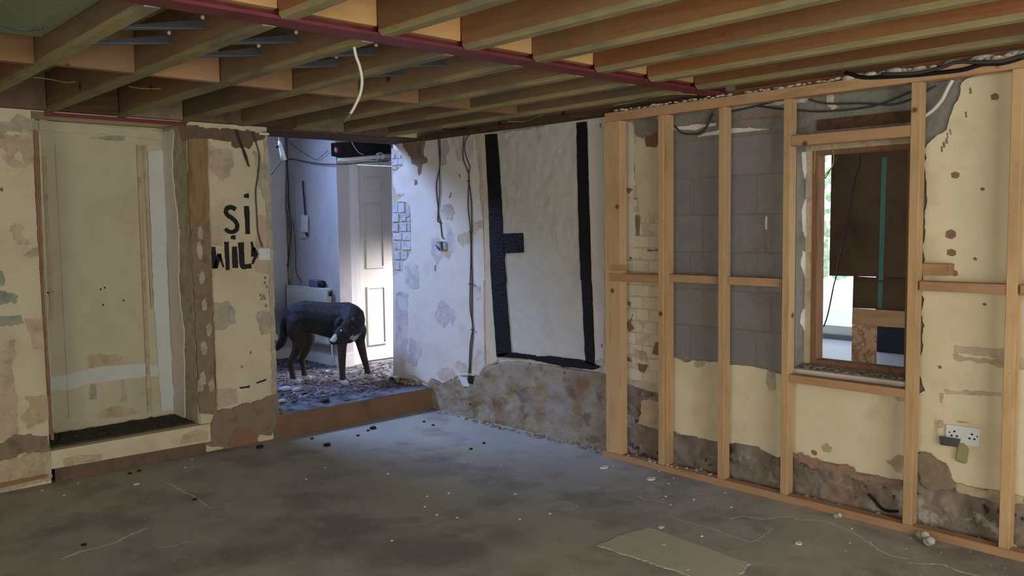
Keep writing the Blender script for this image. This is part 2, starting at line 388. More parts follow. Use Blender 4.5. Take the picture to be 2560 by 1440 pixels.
# ---------------------------------------------------------------- ceiling: chipboard deck, joists, battens, noggings
ceiling = struct(box('ceiling', (-6.4, -7.7, 2.445), (0.3, 0.0, 2.47), deck_mat))
for i in range(13):
    box('deck_sheet', (-6.2, -7.5+i*0.578, 2.42), (-0.002, -7.5+(i+1)*0.578-0.003, 2.443), deck_mat, ceiling)
JX = [-2.795+0.3975*k for k in range(-8, 7)]
for k, x in enumerate(JX):
    jx = x + rnd.uniform(-0.004, 0.004)
    j = box('joist', (jx, -2.79, 2.222), (jx+0.046, 0.06, 2.42), joist_mat, ceiling)
    MB().hexa([(jx-0.001, -2.752, 2.200), (jx+0.047, -2.762, 2.200), (jx+0.047, 0.0, 2.200), (jx-0.001, 0.0, 2.200)],
              [(jx-0.001, -2.748, 2.2225), (jx+0.047, -2.758, 2.2225), (jx+0.047, 0.0, 2.2225), (jx-0.001, 0.0, 2.2225)]).build('batten', batten_mat, j)
    MB().hexa([(jx, -2.7535, 2.2025), (jx+0.046, -2.7635, 2.2025), (jx+0.046, -2.7615, 2.2025), (jx, -2.7515, 2.2025)], [(jx, -2.7505, 2.221), (jx+0.046, -2.7605, 2.221), (jx+0.046, -2.7585, 2.221), (jx, -2.7485, 2.221)]).build('sawn_end', chip_wood, j)
    nx = x + rnd.uniform(-0.004, 0.004)
    j = MB().hexa([(nx, -7.5, 2.222), (nx+0.046, -7.5, 2.222), (nx+0.046, -2.875, 2.222), (nx, -2.872, 2.222)],
              [(nx, -7.5, 2.42), (nx+0.046, -7.5, 2.42), (nx+0.046, -2.82, 2.42), (nx, -2.82, 2.42)]).build('joist', joist_near_mat, ceiling)
    MB().hexa([(nx-0.001, -7.5, 2.198), (nx+0.047, -7.5, 2.198), (nx+0.047, -2.905, 2.198), (nx-0.001, -2.89, 2.198)],
              [(nx-0.001, -7.5, 2.2225), (nx+0.047, -7.5, 2.2225), (nx+0.047, -2.88, 2.2225), (nx-0.001, -2.868, 2.2225)]).build('batten', batten_mat, j)
    if k < len(JX)-1:
        x2 = JX[k+1]
        dy = rnd.uniform(-0.03, 0.03)
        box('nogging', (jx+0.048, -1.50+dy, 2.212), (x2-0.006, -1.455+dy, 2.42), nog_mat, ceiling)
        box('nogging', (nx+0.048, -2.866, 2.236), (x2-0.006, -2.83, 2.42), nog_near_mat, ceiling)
        box('infill_block', (jx+0.05, -0.06+dy*0.5, 2.205), (x2-0.008, 0.05, 2.42), [brown_plaster, dark_brown, old_timber][k % 3], ceiling)
        # galvanised herringbone struts crossing the bay
        if -3.3 < x < -1.9:
            for yy in (-2.27, -1.93):
                MB().hexa([(jx+0.047, yy-0.035, 2.224), (jx+0.047, yy+0.035, 2.224), (x2-0.004, yy+0.02, 2.312), (x2-0.004, yy-0.02, 2.270)],
                          [(jx+0.047, yy-0.035, 2.2265), (jx+0.047, yy+0.035, 2.2265), (x2-0.004, yy+0.02, 2.3145), (x2-0.004, yy-0.02, 2.2725)]).build('steel_strut', steel_grey, ceiling)
                MB().ball((x2-0.006, yy, 2.318), 0.009).build('nail_head', chip_mat, ceiling)
box('green_board', (-3.585, -2.74, 2.30), (-3.20, -1.60, 2.312), deck_mat, ceiling)
# red oxide I-beam
beam = thing('steel_beam', 'dark red painted steel beam crossing below the ceiling joists', 'beam', (-3.0, -2.82, 2.2))
box('bottom_flange', (-6.2, -2.872, 2.201), (-0.05, -2.768, 2.213), steel_red, beam)
box('web', (-6.2, -2.824, 2.213), (-0.05, -2.816, 2.400), steel_red, beam)
box('top_flange', (-6.2, -2.86, 2.400), (-0.05, -2.78, 2.412), steel_red, beam)
wb2 = box('wall_top_beam', (-2.80, -0.012, 2.176), (-1.97, -0.001, 2.1985), steel_red)
tag(wb2, 'dull red steel strip along the wall top over the blocked doorway', 'beam')
lt = box('timber_lintel', (-1.40, 0.062, 2.197), (0.0, 0.46, 2.215), old_timber)
tag(lt, 'dark brown timber lintel over the opening to the hall', 'lintel')
box('nail_plate', (-1.46, -0.008, 2.15), (-1.385, -0.001, 2.165), chip_mat, wall_left)
box('joist', (-0.052, -2.75, 2.2225), (-0.003, 0.06, 2.42), joist_mat, ceiling)
box('joist', (-0.052, -7.5, 2.2225), (-0.003, -2.89, 2.42), joist_near_mat, ceiling)
box('wall_plate', (-0.09, -2.75, 2.189), (-0.003, 0.0, 2.222), old_timber, ceiling)
box('wall_plate', (-0.10, -7.5, 2.196), (-0.003, -2.89, 2.222), joist_near_mat, ceiling)
# wall above the lintel up to the deck
struct(box('wall_header', (-1.40, 0.062, 2.2155), (0.0, 0.46, 2.44), cream))

# ---------------------------------------------------------------- left wall: patches, blocked doorway, post
W = wall_left
def pl(name, pts, mt, th=0.002, jag=0.011, step=0.03): return prism(name, pts, NY, th, mt, W, jag, step)
pl('bare_plaster', [(-3.139,0,0.805),(-3.098,0,0.8),(-3.024,0,0.881),(-3.024,0,0.8),(-3.034,0,0.679),(-3.031,0,0.319),(-3.082,0,0.295),(-3.166,0,0.287)], pink_plaster)
pl('bare_plaster', [(-3.326,0,0.325),(-3.124,0,0.295),(-3.038,0,0.324),(-2.872,0,0.285),(-2.865,0,0.187),(-3.001,0,0.205),(-3.059,0,0.184),(-3.334,0,0.184)], brown_plaster, 0.006)
pl('bare_plaster', [(-3.332,0,0.223),(-3.059,0,0.186),(-3.001,0,0.207),(-2.883,0,0.203),(-2.859,0,0.126),(-2.868,0,0.027),(-3.345,0,-0.02)], tan_plaster, 0.004)
pl('bare_plaster', [(-6.19, 0, 0.12), (-3.36, 0, 0.12), (-3.36, 0, 0.27), (-4.6, 0, 0.25), (-6.19, 0, 0.29)], brown_plaster, 0.006)
pl('bare_plaster', [(-6.19, 0, 0.003), (-3.38, 0, 0.003), (-3.36, 0, 0.11), (-6.19, 0, 0.11)], tan_plaster, 0.004)
pl('damp_stain', [(-3.112,0,1.291),(-3.053,0,1.281),(-3.045,0,1.234),(-3.057,0,1.204),(-3.117,0,1.2)], mould, 0.001)
pl('damp_stain', [(-3.119,0,1.185),(-3.037,0,1.164),(-2.989,0,1.129),(-2.995,0,1.097),(-3.041,0,1.096),(-3.125,0,1.083)], mould, 0.001)
pl('damp_stain', [(-3.128,0,1.015),(-2.981,0,1.023),(-2.965,0,0.973),(-3.012,0,0.965),(-3.131,0,0.968)], mould, 0.001)
pl('bare_plaster', [(-3.059,0,2.055),(-2.859,0,2.068),(-2.861,0,1.933),(-2.907,0,1.877),(-2.935,0,1.998),(-2.972,0,1.936),(-3.011,0,1.957),(-3.063,0,1.969)], tan_plaster)
pl('bare_plaster', [(-3.026,0,1.926),(-2.996,0,1.995),(-2.968,0,2.004),(-2.965,0,1.936),(-2.933,0,1.899),(-2.907,0,1.87),(-2.955,0,1.872),(-3.001,0,1.885)], pink_plaster, 0.0025)
pl('bare_plaster', [(-3.068,0,2.133),(-2.989,0,2.123),(-2.94,0,2.157),(-2.854,0,2.16),(-2.862,0,2.071),(-2.978,0,2.071),(-3.072,0,2.054)], grey_plaster, 0.006)
pl('bare_plaster', [(-2.971,0,1.554),(-2.945,0,1.539),(-2.954,0,1.5),(-2.922,0,1.453),(-2.906,0,1.422),(-2.957,0,1.431),(-2.997,0,1.455),(-3.014,0,1.509)], pink_plaster)
pl('bare_plaster', [(-2.947,0,1.365),(-2.889,0,1.414),(-2.857,0,1.428),(-2.857,0,1.35),(-2.906,0,1.344)], grey_plaster)
pl('bare_plaster', [(-2.961,0,0.989),(-2.873,0,0.993),(-2.86,0,0.814),(-2.934,0,0.814),(-2.933,0,0.904),(-2.956,0,0.939)], pink_plaster)
pl('bare_plaster', [(-2.984,0,0.541),(-2.859,0,0.531),(-2.862,0,0.397),(-2.979,0,0.35),(-3.011,0,0.43),(-2.958,0,0.471)], tan_plaster)
pl('rust_stain', [(-3.042,0,1.752),(-3.034,0,1.752),(-3.036,0,1.737),(-3.044,0,1.737)], redbrown)
# timber edge of the blocked doorway, left side
prism('door_lining', [(-2.863,0,2.094),(-2.838,0,2.08),(-2.85,0,1.577),(-2.857,0,1.074),(-2.847,0,0.259),(-2.864,0,0.263),(-2.867,0,0.757),(-2.869,0,1.17),(-2.871,0,1.654),(-2.868,0,1.886)], NY, 0.012, redbrown, W, 0.002, 0.06)
prism('door_lining', [(-2.838,0,2.065),(-2.828,0,2.066),(-2.843,0,1.073),(-2.844,0,0.31),(-2.85,0,0.268),(-2.847,0,0.921),(-2.841,0,1.732)], NY, 0.006, alcove_paint, W, 0.0)
# back panel and its boards
pb = box('back_panel', (-2.868, 0.405, 0.19), (-1.956, 0.428, 2.195), alcove_paint, W)
YB = 0.404
def ab(name, pts, mt, th=0.004, jag=0.0): return prism(name, pts, NY, th, mt, W, jag, 0.05)
ab('panel_joint', [(-2.648,0.404,2.054),(-2.644,0.404,2.054),(-2.651,0.404,1.035),(-2.648,0.404,0.287),(-2.654,0.404,0.288),(-2.648,0.404,1.138)], grey_plaster, 0.001)
ab('paint_ghost', [(-2.721,0.404,1.975),(-2.7,0.404,1.976),(-2.705,0.404,1.039),(-2.714,0.404,0.92),(-2.732,0.404,0.921),(-2.727,0.404,1.041)], pink_plaster, 0.002, 0.003)
ab('architrave', [(-2.148,0.404,2.072),(-2.122,0.404,2.073),(-2.134,0.404,0.997),(-2.131,0.404,0.239),(-2.157,0.404,0.243),(-2.153,0.404,1.108)], tan_plaster, 0.010)
ab('architrave', [(-2.109,0.404,2.074),(-2.082,0.404,2.075),(-2.089,0.404,0.993),(-2.086,0.404,0.988),(-2.103,0.404,0.99)], tan_plaster, 0.006)
ab('paint_ghost', [(-2.1,0.404,2.066),(-2.084,0.404,2.066),(-2.091,0.404,0.993),(-2.095,0.404,0.96),(-2.102,0.404,0.961)], pink_plaster, 0.012, 0.002)
ab('white_strip', [(-2.075,0.404,2.04),(-1.967,0.404,2.045),(-1.981,0.404,0.985),(-1.975,0.404,0.233),(-2.063,0.404,0.238),(-2.082,0.404,0.993)], pale_strip, 0.005, 0.004)
ab('white_strip', [(-2.744,0.404,0.574),(-2.617,0.404,0.582),(-2.463,0.404,0.601),(-2.156,0.404,0.591),(-2.059,0.404,0.55),(-2.061,0.404,0.492),(-2.165,0.404,0.496),(-2.381,0.404,0.499),(-2.52,0.404,0.498),(-2.638,0.404,0.473),(-2.744,0.404,0.484)], pale_strip, 0.003, 0.004)
ab('gap', [(-1.967,0.404,2.05),(-1.954,0.404,2.046),(-1.952,0.404,1.513),(-1.961,0.404,1.514)], dark_lump, 0.009, 0.003)
ab('gap', [(-1.965,0.404,1.273),(-1.947,0.404,1.272),(-1.948,0.404,1.146),(-1.962,0.404,1.147)], redbrown, 0.009, 0.003)
ab('gap', [(-1.964,0.404,0.857),(-1.949,0.404,0.856),(-1.948,0.404,0.625),(-1.958,0.404,0.626)], redbrown, 0.009, 0.003)
ab('cream_edge', [(-1.943,0.404,2.174),(-1.884,0.404,2.178),(-1.904,0.404,0.979),(-1.915,0.404,0.522),(-1.952,0.404,0.527),(-1.952,0.404,1.513)], offwhite, 0.004, 0.004)
ab('bare_plaster', [(-1.959,0.404,1.481),(-1.891,0.404,1.48),(-1.91,0.404,1.383),(-1.962,0.404,1.403)], pink_plaster, 0.006, 0.004)
ab('bare_plaster', [(-1.965,0.404,0.989),(-1.927,0.404,1.025),(-1.902,0.404,1.004),(-1.923,0.404,0.907),(-1.96,0.404,0.94)], grey_plaster, 0.006, 0.004)
ab('bare_plaster', [(-2.511,0.404,0.496),(-2.477,0.404,0.492),(-2.482,0.404,0.39),(-2.525,0.404,0.396)], grey_plaster, 0.002, 0.008)
ab('bare_plaster', [(-2.319,0.404,0.498),(-2.292,0.404,0.494),(-2.291,0.404,0.342),(-2.317,0.404,0.346)], grey_plaster, 0.002, 0.008)
ab('bare_plaster', [(-2.488,0.404,0.279),(-2.389,0.404,0.329),(-2.248,0.404,0.287),(-2.213,0.404,0.252),(-2.463,0.404,0.251)], tan_plaster, 0.002, 0.008)
ab('bare_plaster', [(-2.511,0.404,0.681),(-2.346,0.404,0.676),(-2.303,0.404,0.647),(-2.324,0.404,0.593),(-2.515,0.404,0.599)], tan_plaster, 0.0015, 0.01)
ab('top_slot', [(-2.374,0.404,2.12),(-2.218,0.404,2.134),(-2.22,0.404,2.103),(-2.283,0.404,2.095),(-2.375,0.404,2.099)], mould, 0.003, 0.004)
ab('top_slot', [(-2.44,0.404,2.104),(-2.374,0.404,2.122),(-2.375,0.404,2.099),(-2.416,0.404,2.096)], pink_plaster, 0.003, 0.004)
ab('top_board', [(-2.731,0.404,2.198),(-1.948,0.404,2.174),(-1.951,0.404,2.114),(-2.214,0.404,2.13),(-2.734,0.404,2.132)], alcove_paint, 0.008, 0.003)
for q in [(-2.732,0.404,1.113),(-2.705,0.404,1.116),(-2.418,0.404,1.115),(-2.392,0.404,1.124),(-2.145,0.404,1.669),(-2.14,0.404,1.303),(-2.409,0.404,1.011),(-2.276,0.404,1.031)]:
    MB().ball((q[0], q[1]-0.001, q[2]), 0.006, sc=(1, 0.4, 1)).build('screw_hole', dark_lump, W)
# right reveal of the blocked doorway: rough plaster skin
prism('reveal_plaster', [(-1.956, 0.40, 0.20), (-1.956, 0.0, 0.20), (-1.956, 0.0, 2.19), (-1.956, 0.40, 2.19)], NX, 0.010, grey_plaster, W, 0.0)
prism('reveal_plaster', [(-1.966, 0.40, 0.20), (-1.966, 0.22, 0.20), (-1.966, 0.17, 0.8), (-1.966, 0.22, 1.1), (-1.966, 0.18, 1.5), (-1.966, 0.25, 1.9), (-1.966, 0.2, 2.17), (-1.966, 0.40, 2.17)], NX, 0.006, offwhite, W, 0.008, 0.03)
# raised sill of the blocked doorway
sill = thing('stone_ledge', 'cream painted raised sill with dirty top under the blocked doorway', 'sill', (-2.4, 0.1, 0.0))
MB().hexa([(-2.868, -0.012, 0.085), (-1.90, -0.03, 0.075), (-1.90, -0.001, 0.075), (-1.957, 0.0, 0.075), (-1.957, 0.404, 0.075), (-2.868, 0.404, 0.085)],
          [(-2.868, -0.012, 0.193), (-1.90, -0.03, 0.196), (-1.90, -0.001, 0.196), (-1.957, 0.0, 0.196), (-1.957, 0.404, 0.196), (-2.868, 0.404, 0.193)]).build('sill_block', cream, sill)
MB().box((-2.862, 0.055, 0.1935), (-1.97, 0.402, 0.206)).build('dirt_layer', dirt, sill)
prism('stain', [(-2.80, -0.0135, 0.088), (-2.35, -0.0225, 0.086), (-2.36, -0.0223, 0.12), (-2.5, -0.0195, 0.14), (-2.62, -0.0172, 0.125), (-2.72, -0.0153, 0.145), (-2.8, -0.0137, 0.13)], NY, 0.001, tan_plaster, sill, 0.004, 0.02)
prism('stain', [(-2.1, -0.0267, 0.09), (-1.92, -0.030, 0.09), (-1.93, -0.030, 0.15), (-2.0, -0.0287, 0.175), (-2.09, -0.0269, 0.15)], NY, 0.001, pink_plaster, sill, 0.004, 0.02)
MB().hexa([(-2.85, -0.008, 0.0), (-1.93, -0.014, 0.0), (-1.93, -0.001, 0.0), (-2.85, -0.001, 0.0)], [(-2.85, -0.008, 0.084), (-1.93, -0.014, 0.075), (-1.93, -0.001, 0.075), (-2.85, -0.001, 0.084)]).build('base_board', dark_brown, sill)
dl = MB()
for i in range(110):
    dl.ball((rnd.uniform(-2.84, -2.0), rnd.triangular(0.06, 0.40, 0.36), 0.207), rnd.uniform(0.006, 0.02), 5, 3, (1, 1, 0.6))
o = dl.build('rubble_crumbs', dirt, sill); o['kind'] = 'stuff'
# orange skirting board far left
sk = MB().hexa([(-3.343,-0.015,0.059),(-3.14,-0.015,0.061),(-2.894,-0.015,0.062),(-2.895,-0.015,0.042),(-3.141,-0.015,0.031),(-3.345,-0.015,0.016)], [(-3.341,-0.001,0.055),(-3.137,-0.001,0.057),(-2.891,-0.001,0.059),(-2.892,-0.001,0.039),(-3.138,-0.001,0.027),(-3.343,-0.001,0.012)]).build('timber_offcut', nog_mat)
tag(sk, 'thin orange timber strip lying along the foot of the left wall', 'batten')
# old post
post = thing('timber_post', 'old weathered timber post beside the blocked doorway with plaster smeared on its lower half', 'post', (-1.9, 0, 0.26))
prism('post_shaft', [(-1.961,0,2.089),(-1.836,0,2.101),(-1.841,0,1.66),(-1.841,0,0.999),(-1.844,0,0.245),(-1.962,0,0.274),(-1.965,0,1.114),(-1.974,0,1.659)], NY, 0.016, post_mat, post, 0.003, 0.06)
prism('smeared_plaster', [(-1.978,-0.017,1.458),(-1.962,-0.017,1.511),(-1.926,-0.017,1.528),(-1.906,-0.017,1.571),(-1.89,-0.017,1.518),(-1.85,-0.017,1.545),(-1.851,-0.017,1),(-1.854,-0.017,0.254),(-1.967,-0.017,0.282),(-1.97,-0.017,1.115)], NY, 0.006, brown_plaster, post, 0.006, 0.03)
for q in [(-1.913,-0.024,1.484),(-1.926,-0.024,1.387),(-1.917,-0.024,1.183),(-1.919,-0.024,1.343),(-1.905,-0.024,1.01),(-1.922,-0.024,0.713),(-1.935,-0.024,0.518),(-1.881,-0.024,0.454),(-1.884,-0.024,0.831),(-1.956,-0.024,0.474)]:
    prism('plaster_flake', [(q[0]-0.014, q[1], q[2]-0.04), (q[0]+0.012, q[1], q[2]-0.05), (q[0]+0.02, q[1], q[2]), (q[0]+0.008, q[1], q[2]+0.045), (q[0]-0.018, q[1], q[2]+0.02)], NY, 0.005, grey_plaster, post, 0.006, 0.015)
# between post and opening
pl('bare_plaster', [(-2.005,0,2.177),(-1.39,0,2.173),(-1.427,0,2.12),(-1.502,0,2.093),(-1.533,0,2.06),(-1.649,0,2.045),(-1.661,0,2.084),(-1.786,0,2.104),(-1.966,0,2.089),(-1.98,0,2.058),(-2.015,0,2.142)], dark_brown, 0.004, 0.01)
pl('bare_plaster', [(-1.834,0,2.083),(-1.752,0,2.044),(-1.64,0,2.032),(-1.649,0,1.932),(-1.704,0,1.841),(-1.752,0,1.821),(-1.795,0,1.891),(-1.839,0,1.916)], pink_plaster)
pl('bare_plaster', [(-1.836,0,2.039),(-1.733,0,2.036),(-1.735,0,2),(-1.836,0,1.987)], grey_plaster, 0.003)
pl('bare_plaster', [(-1.708,0,1.975),(-1.651,0,1.995),(-1.649,0,1.932),(-1.704,0,1.841),(-1.742,0,1.822)], grey_plaster, 0.003)
pl('bare_plaster', [(-1.504,0,2.038),(-1.447,0,2.004),(-1.402,0,1.877),(-1.395,0,1.663),(-1.457,0,1.736),(-1.482,0,1.865)], grey_plaster)
pl('bare_plaster', [(-1.829,0,1.518),(-1.75,0,1.517),(-1.729,0,1.454),(-1.746,0,1.382),(-1.834,0,1.389)], pink_plaster, 0.0015)
pl('bare_plaster', [(-1.488,0,1.583),(-1.458,0,1.588),(-1.399,0,1.56),(-1.392,0,1.391),(-1.393,0,1.183),(-1.489,0,1.174),(-1.535,0,1.255),(-1.497,0,1.347),(-1.539,0,1.418),(-1.488,0,1.444)], pink_plaster)
pl('bare_plaster', [(-1.828,0,1.003),(-1.73,0,1.014),(-1.674,0,0.924),(-1.687,0,0.858),(-1.778,0,0.809),(-1.83,0,0.833)], grey_plaster)
pl('bare_plaster', [(-1.533,0,0.893),(-1.47,0,0.922),(-1.407,0,0.902),(-1.38,0,0.701),(-1.412,0,0.764),(-1.497,0,0.752)], grey_plaster, 0.003)
pl('bare_plaster', [(-1.854,0,0.266),(-1.701,0,0.28),(-1.515,0,0.3),(-1.386,0,0.331),(-1.389,0,0.24),(-1.393,0,0.15),(-1.451,0,0.029),(-1.546,0,0.046),(-1.58,0,-0.017),(-1.713,0,-0.021),(-1.926,0,0.049),(-1.933,0,0.117),(-1.881,0,0.194)], brown_plaster, 0.010, 0.008)
pl('bare_plaster', [(-1.76,0,0.057),(-1.707,0,0.125),(-1.616,0,0.099),(-1.546,0,0.046),(-1.57,0,-0.039),(-1.673,0,-0.033),(-1.773,0,-0.014)], redbrown, 0.015, 0.008)
pl('bare_plaster', [(-1.833,0,0.416),(-1.695,0,0.405),(-1.69,0,0.297),(-1.839,0,0.292)], pink_plaster)
pl('crack', [(-1.675,0,0.407),(-1.594,0,0.41),(-1.599,0,0.393),(-1.666,0,0.395)], dark_lump, 0.001, 0.002)
pl('crack', [(-1.552,0,0.424),(-1.467,0,0.437),(-1.489,0,0.423),(-1.542,0,0.415)], dark_lump, 0.001, 0.002)
for q in [(-1.456,0,1.121),(-1.442,0,1.092),(-1.47,0,1.027),(-1.485,0,1.01),(-1.45,0,1.158),(-1.491,0,1.036),(-1.461,0,1.01),(-1.452,0,0.96),(-1.422,0,1.061),(-1.579,0,0.639),(-1.649,0,0.55)]:
    pl('chip_mark', [(q[0]-0.008, 0, q[2]-0.012), (q[0]+0.008, 0, q[2]-0.008), (q[0]+0.006, 0, q[2]+0.01), (q[0]-0.006, 0, q[2]+0.006)], brown_plaster, 0.001, 0.003, 0.01)
# broken plaster edge at the opening
prism('plaster_arris', [(-1.4, 0, 0.17), (-1.395, 0, 0.6), (-1.388, 0, 1.0), (-1.395, 0, 1.4), (-1.385, 0, 1.8), (-1.398, 0, 2.13), (-1.43, 0, 2.13), (-1.425, 0, 1.2), (-1.43, 0, 0.17)], NY, 0.006, grey_plaster, W, 0.006, 0.03)
# painted lettering: S i / W i L L
def stroke(pts, w0, w1=None):
    P = smooth_path([Vector(p) for p in pts], 5); n = len(P); A = []; B = []
    for i, p in enumerate(P):
        d = (P[min(i+1, n-1)] - P[max(i-1, 0)]).normalized(); s = Vector((-d.z, 0, d.x))
        w = (w0 + ((w1 if w1 is not None else w0) - w0)*i/(n-1))*0.54*rnd.uniform(0.93, 1.07)
        A.append(p+s*w); B.append(p-s*w)
    return prism('painted_letter', A+B[::-1], NY, 0.0012, black_paint, W, 0.0015, 0.012, base=0.006)
stroke([(-1.651,0,1.632),(-1.67,0,1.645),(-1.698,0,1.647),(-1.72,0,1.625),(-1.71,0,1.595),(-1.673,0,1.568),(-1.646,0,1.534),(-1.647,0,1.502),(-1.672,0,1.482),(-1.705,0,1.483),(-1.73,0,1.503)], 0.030, 0.022)
stroke([(-1.571,0,1.657),(-1.57,0,1.561),(-1.57,0,1.464)], 0.034, 0.028)
stroke([(-1.572,0,1.739),(-1.568,0,1.726),(-1.57,0,1.712)], 0.032)
stroke([(-1.821,0,1.382),(-1.817,0,1.312),(-1.813,0,1.236)], 0.030, 0.032)
stroke([(-1.811,0,1.24),(-1.792,0,1.289),(-1.779,0,1.333)], 0.030, 0.022)
stroke([(-1.779,0,1.333),(-1.767,0,1.288),(-1.752,0,1.242)], 0.020, 0.008)
stroke([(-1.724,0,1.415),(-1.725,0,1.331),(-1.723,0,1.222)], 0.032, 0.024)
stroke([(-1.67,0,1.38),(-1.67,0,1.307),(-1.67,0,1.234)], 0.032, 0.034)
stroke([(-1.678,0,1.455),(-1.676,0,1.443),(-1.678,0,1.43)], 0.028)
stroke([(-1.623,0,1.408),(-1.62,0,1.328),(-1.616,0,1.247),(-1.585,0,1.241),(-1.553,0,1.242)], 0.036, 0.032)
stroke([(-1.544,0,1.411),(-1.536,0,1.357),(-1.538,0,1.307)], 0.014, 0.026)
stroke([(-1.531,0,1.366),(-1.513,0,1.32),(-1.535,0,1.279),(-1.543,0,1.256)], 0.024, 0.010)
sp = thing('socket_plate', 'small white blank plate on the wall right of the painted letters', 'socket', (-1.458,0,1.318))
prism('plate', [(-1.499,0,1.363),(-1.417,0,1.361),(-1.417,0,1.281),(-1.5,0,1.284)], NY, 0.012, plastic_white, sp, base=0.0045)
for q in [(-1.497,-0.018,1.324),(-1.439,-0.018,1.331)]:
    MB().ball(q, 0.003, 6, 4).build('screw', steel_grey, sp)

# ---------------------------------------------------------------- right wall
W = wall_right
def pr(name, pts, mt, th=0.002, jag=0.006, step=0.03, x=0): return prism(name, pts, NX, th, mt, W, jag, step)
# thick lime plaster left of the framed panel, broken away round the bricks
prism('plaster_layer', [(0,0.391,2.221),(0,0.022,2.218),(0,-0.323,2.216),(0,-0.538,2.211),(0,-0.664,2.194),(0,-0.686,1.792),(0,-0.679,1.541),(0,-0.704,1.086),(0,-0.681,1.085),(0,-0.678,0.655),(0,-0.682,0.424),(0,-0.615,0.346),(0,-0.538,0.352),(0,-0.515,0.405),(0,-0.49,0.386),(0,-0.477,0.337),(0,-0.339,0.304),(0,-0.157,0.224),(0,-0.105,0.242),(0,-0.011,0.251),(0,0.045,0.198),(0,0.224,0.239),(0,0.398,0.239),(0,0.531,0.197),(0,0.499,0.954),(0,0.507,0.971),(0,0.491,1.078),(0,0.362,1.121),(0,0.358,1.203),(0,0.29,1.221),(0,0.233,1.301),(0,0.224,1.538),(0,0.234,1.68),(0,0.3,1.706),(0,0.423,1.713),(0,0.332,1.758),(0,0.42,1.781),(0,0.471,1.88),(0,0.471,1.944),(0,0.412,1.972),(0,0.322,2.007),(0,0.299,2.076),(0,0.352,2.103),(0,0.382,2.118)], NX, 0.014, offwhite, W, 0.003, 0.04)
XL = -0.0145
def pr2(pts, mt, th=0.0015, jag=0.011, step=0.03): return prism('bare_plaster', pts, NX, th, mt, W, jag, step, base=None)
pr2([(-0.015,0.349,2.228),(-0.015,0.005,2.215),(-0.015,0.023,2.065),(-0.015,-0.023,2.026),(-0.015,0.048,1.999),(-0.015,0.076,1.924),(-0.015,0.106,1.926),(-0.015,0.101,1.989),(-0.015,0.176,2.021),(-0.015,0.25,2.126),(-0.015,0.311,2.186)], brown_plaster, 0.002)
pr2([(-0.015,-0.341,2.212),(-0.015,-0.477,2.208),(-0.015,-0.471,1.997),(-0.015,-0.403,2.001),(-0.015,-0.378,2.089),(-0.015,-0.338,2.126)], pink_light)
pr2([(-0.015,-0.496,2.181),(-0.015,-0.608,2.18),(-0.015,-0.603,2.022),(-0.015,-0.551,2.013),(-0.015,-0.511,2.096)], pink_light)
pr2([(-0.015,-0.2,2.172),(-0.015,-0.284,2.165),(-0.015,-0.323,2.084),(-0.015,-0.266,2.045),(-0.015,-0.278,1.975),(-0.015,-0.179,1.981)], grey_light)
pr2([(-0.015,-0.204,1.663),(-0.015,-0.296,1.674),(-0.015,-0.364,1.607),(-0.015,-0.32,1.546),(-0.015,-0.236,1.556),(-0.015,-0.196,1.619)], grey_light)
pr2([(-0.015,-0.4,1.433),(-0.015,-0.535,1.458),(-0.015,-0.539,1.356),(-0.015,-0.425,1.355),(-0.015,-0.387,1.389)], tan_light)
pr2([(-0.015,-0.566,1.526),(-0.015,-0.688,1.545),(-0.015,-0.695,1.487),(-0.015,-0.564,1.458)], tan_light)
pr2([(-0.015,-0.614,2.18),(-0.015,-0.679,2.182),(-0.015,-0.696,1.875),(-0.015,-0.688,1.558),(-0.015,-0.665,1.676),(-0.015,-0.651,1.877)], grey_light)
pr2([(-0.015,-0.221,1.53),(-0.015,-0.292,1.529),(-0.015,-0.37,1.346),(-0.015,-0.326,1.284),(-0.015,-0.258,1.336),(-0.015,-0.26,1.424)], lilac_plaster)
pr2([(-0.015,-0.058,1.406),(-0.015,-0.16,1.406),(-0.015,-0.159,1.38),(-0.015,-0.212,1.247),(-0.015,-0.109,1.191),(-0.015,-0.053,1.28)], lilac_plaster)
pr2([(-0.015,-0.171,1.308),(-0.015,-0.202,1.362),(-0.015,-0.23,1.362),(-0.015,-0.299,1.301),(-0.015,-0.269,1.248),(-0.015,-0.226,1.247)], tan_light, 0.003)
pr2([(-0.015,-0.407,1.907),(-0.015,-0.43,1.906),(-0.015,-0.456,1.862),(-0.015,-0.426,1.854)], redbrown)
pr2([(-0.015,0.166,1.892),(-0.015,0.127,1.89),(-0.015,0.118,1.854),(-0.015,0.153,1.837)], redbrown)
pr2([(-0.015,-0.185,0.91),(-0.015,-0.324,0.842),(-0.015,-0.348,0.811),(-0.015,-0.307,0.697),(-0.015,-0.27,0.75),(-0.015,-0.191,0.679),(-0.015,-0.1,0.721),(-0.015,-0.076,0.785),(-0.015,-0.118,0.861)], lilac_plaster)
pr2([(-0.015,0.277,0.565),(-0.015,0.111,0.495),(-0.015,0.127,0.418),(-0.015,0.23,0.304),(-0.015,0.314,0.364)], lilac_plaster)
pr2([(-0.015,0.466,0.939),(-0.015,0.291,0.939),(-0.015,0.305,0.571),(-0.015,0.328,0.362),(-0.015,0.405,0.267),(-0.015,0.494,0.274)], lilac_plaster)
pr2([(-0.015,0.329,1.065),(-0.015,0.159,1.071),(-0.015,0.147,1.004),(-0.015,0.232,0.975),(-0.015,0.317,1.014)], lilac_plaster)
pr2([(-0.015,-0.127,0.337),(-0.015,-0.233,0.374),(-0.015,-0.358,0.316),(-0.015,-0.306,0.282),(-0.015,-0.176,0.241),(-0.015,-0.125,0.259),(-0.015,-0.086,0.3)], pink_light)
pr2([(-0.015,-0.31,0.391),(-0.015,-0.387,0.44),(-0.015,-0.472,0.409),(-0.015,-0.483,0.355),(-0.015,-0.384,0.343)], pink_light)
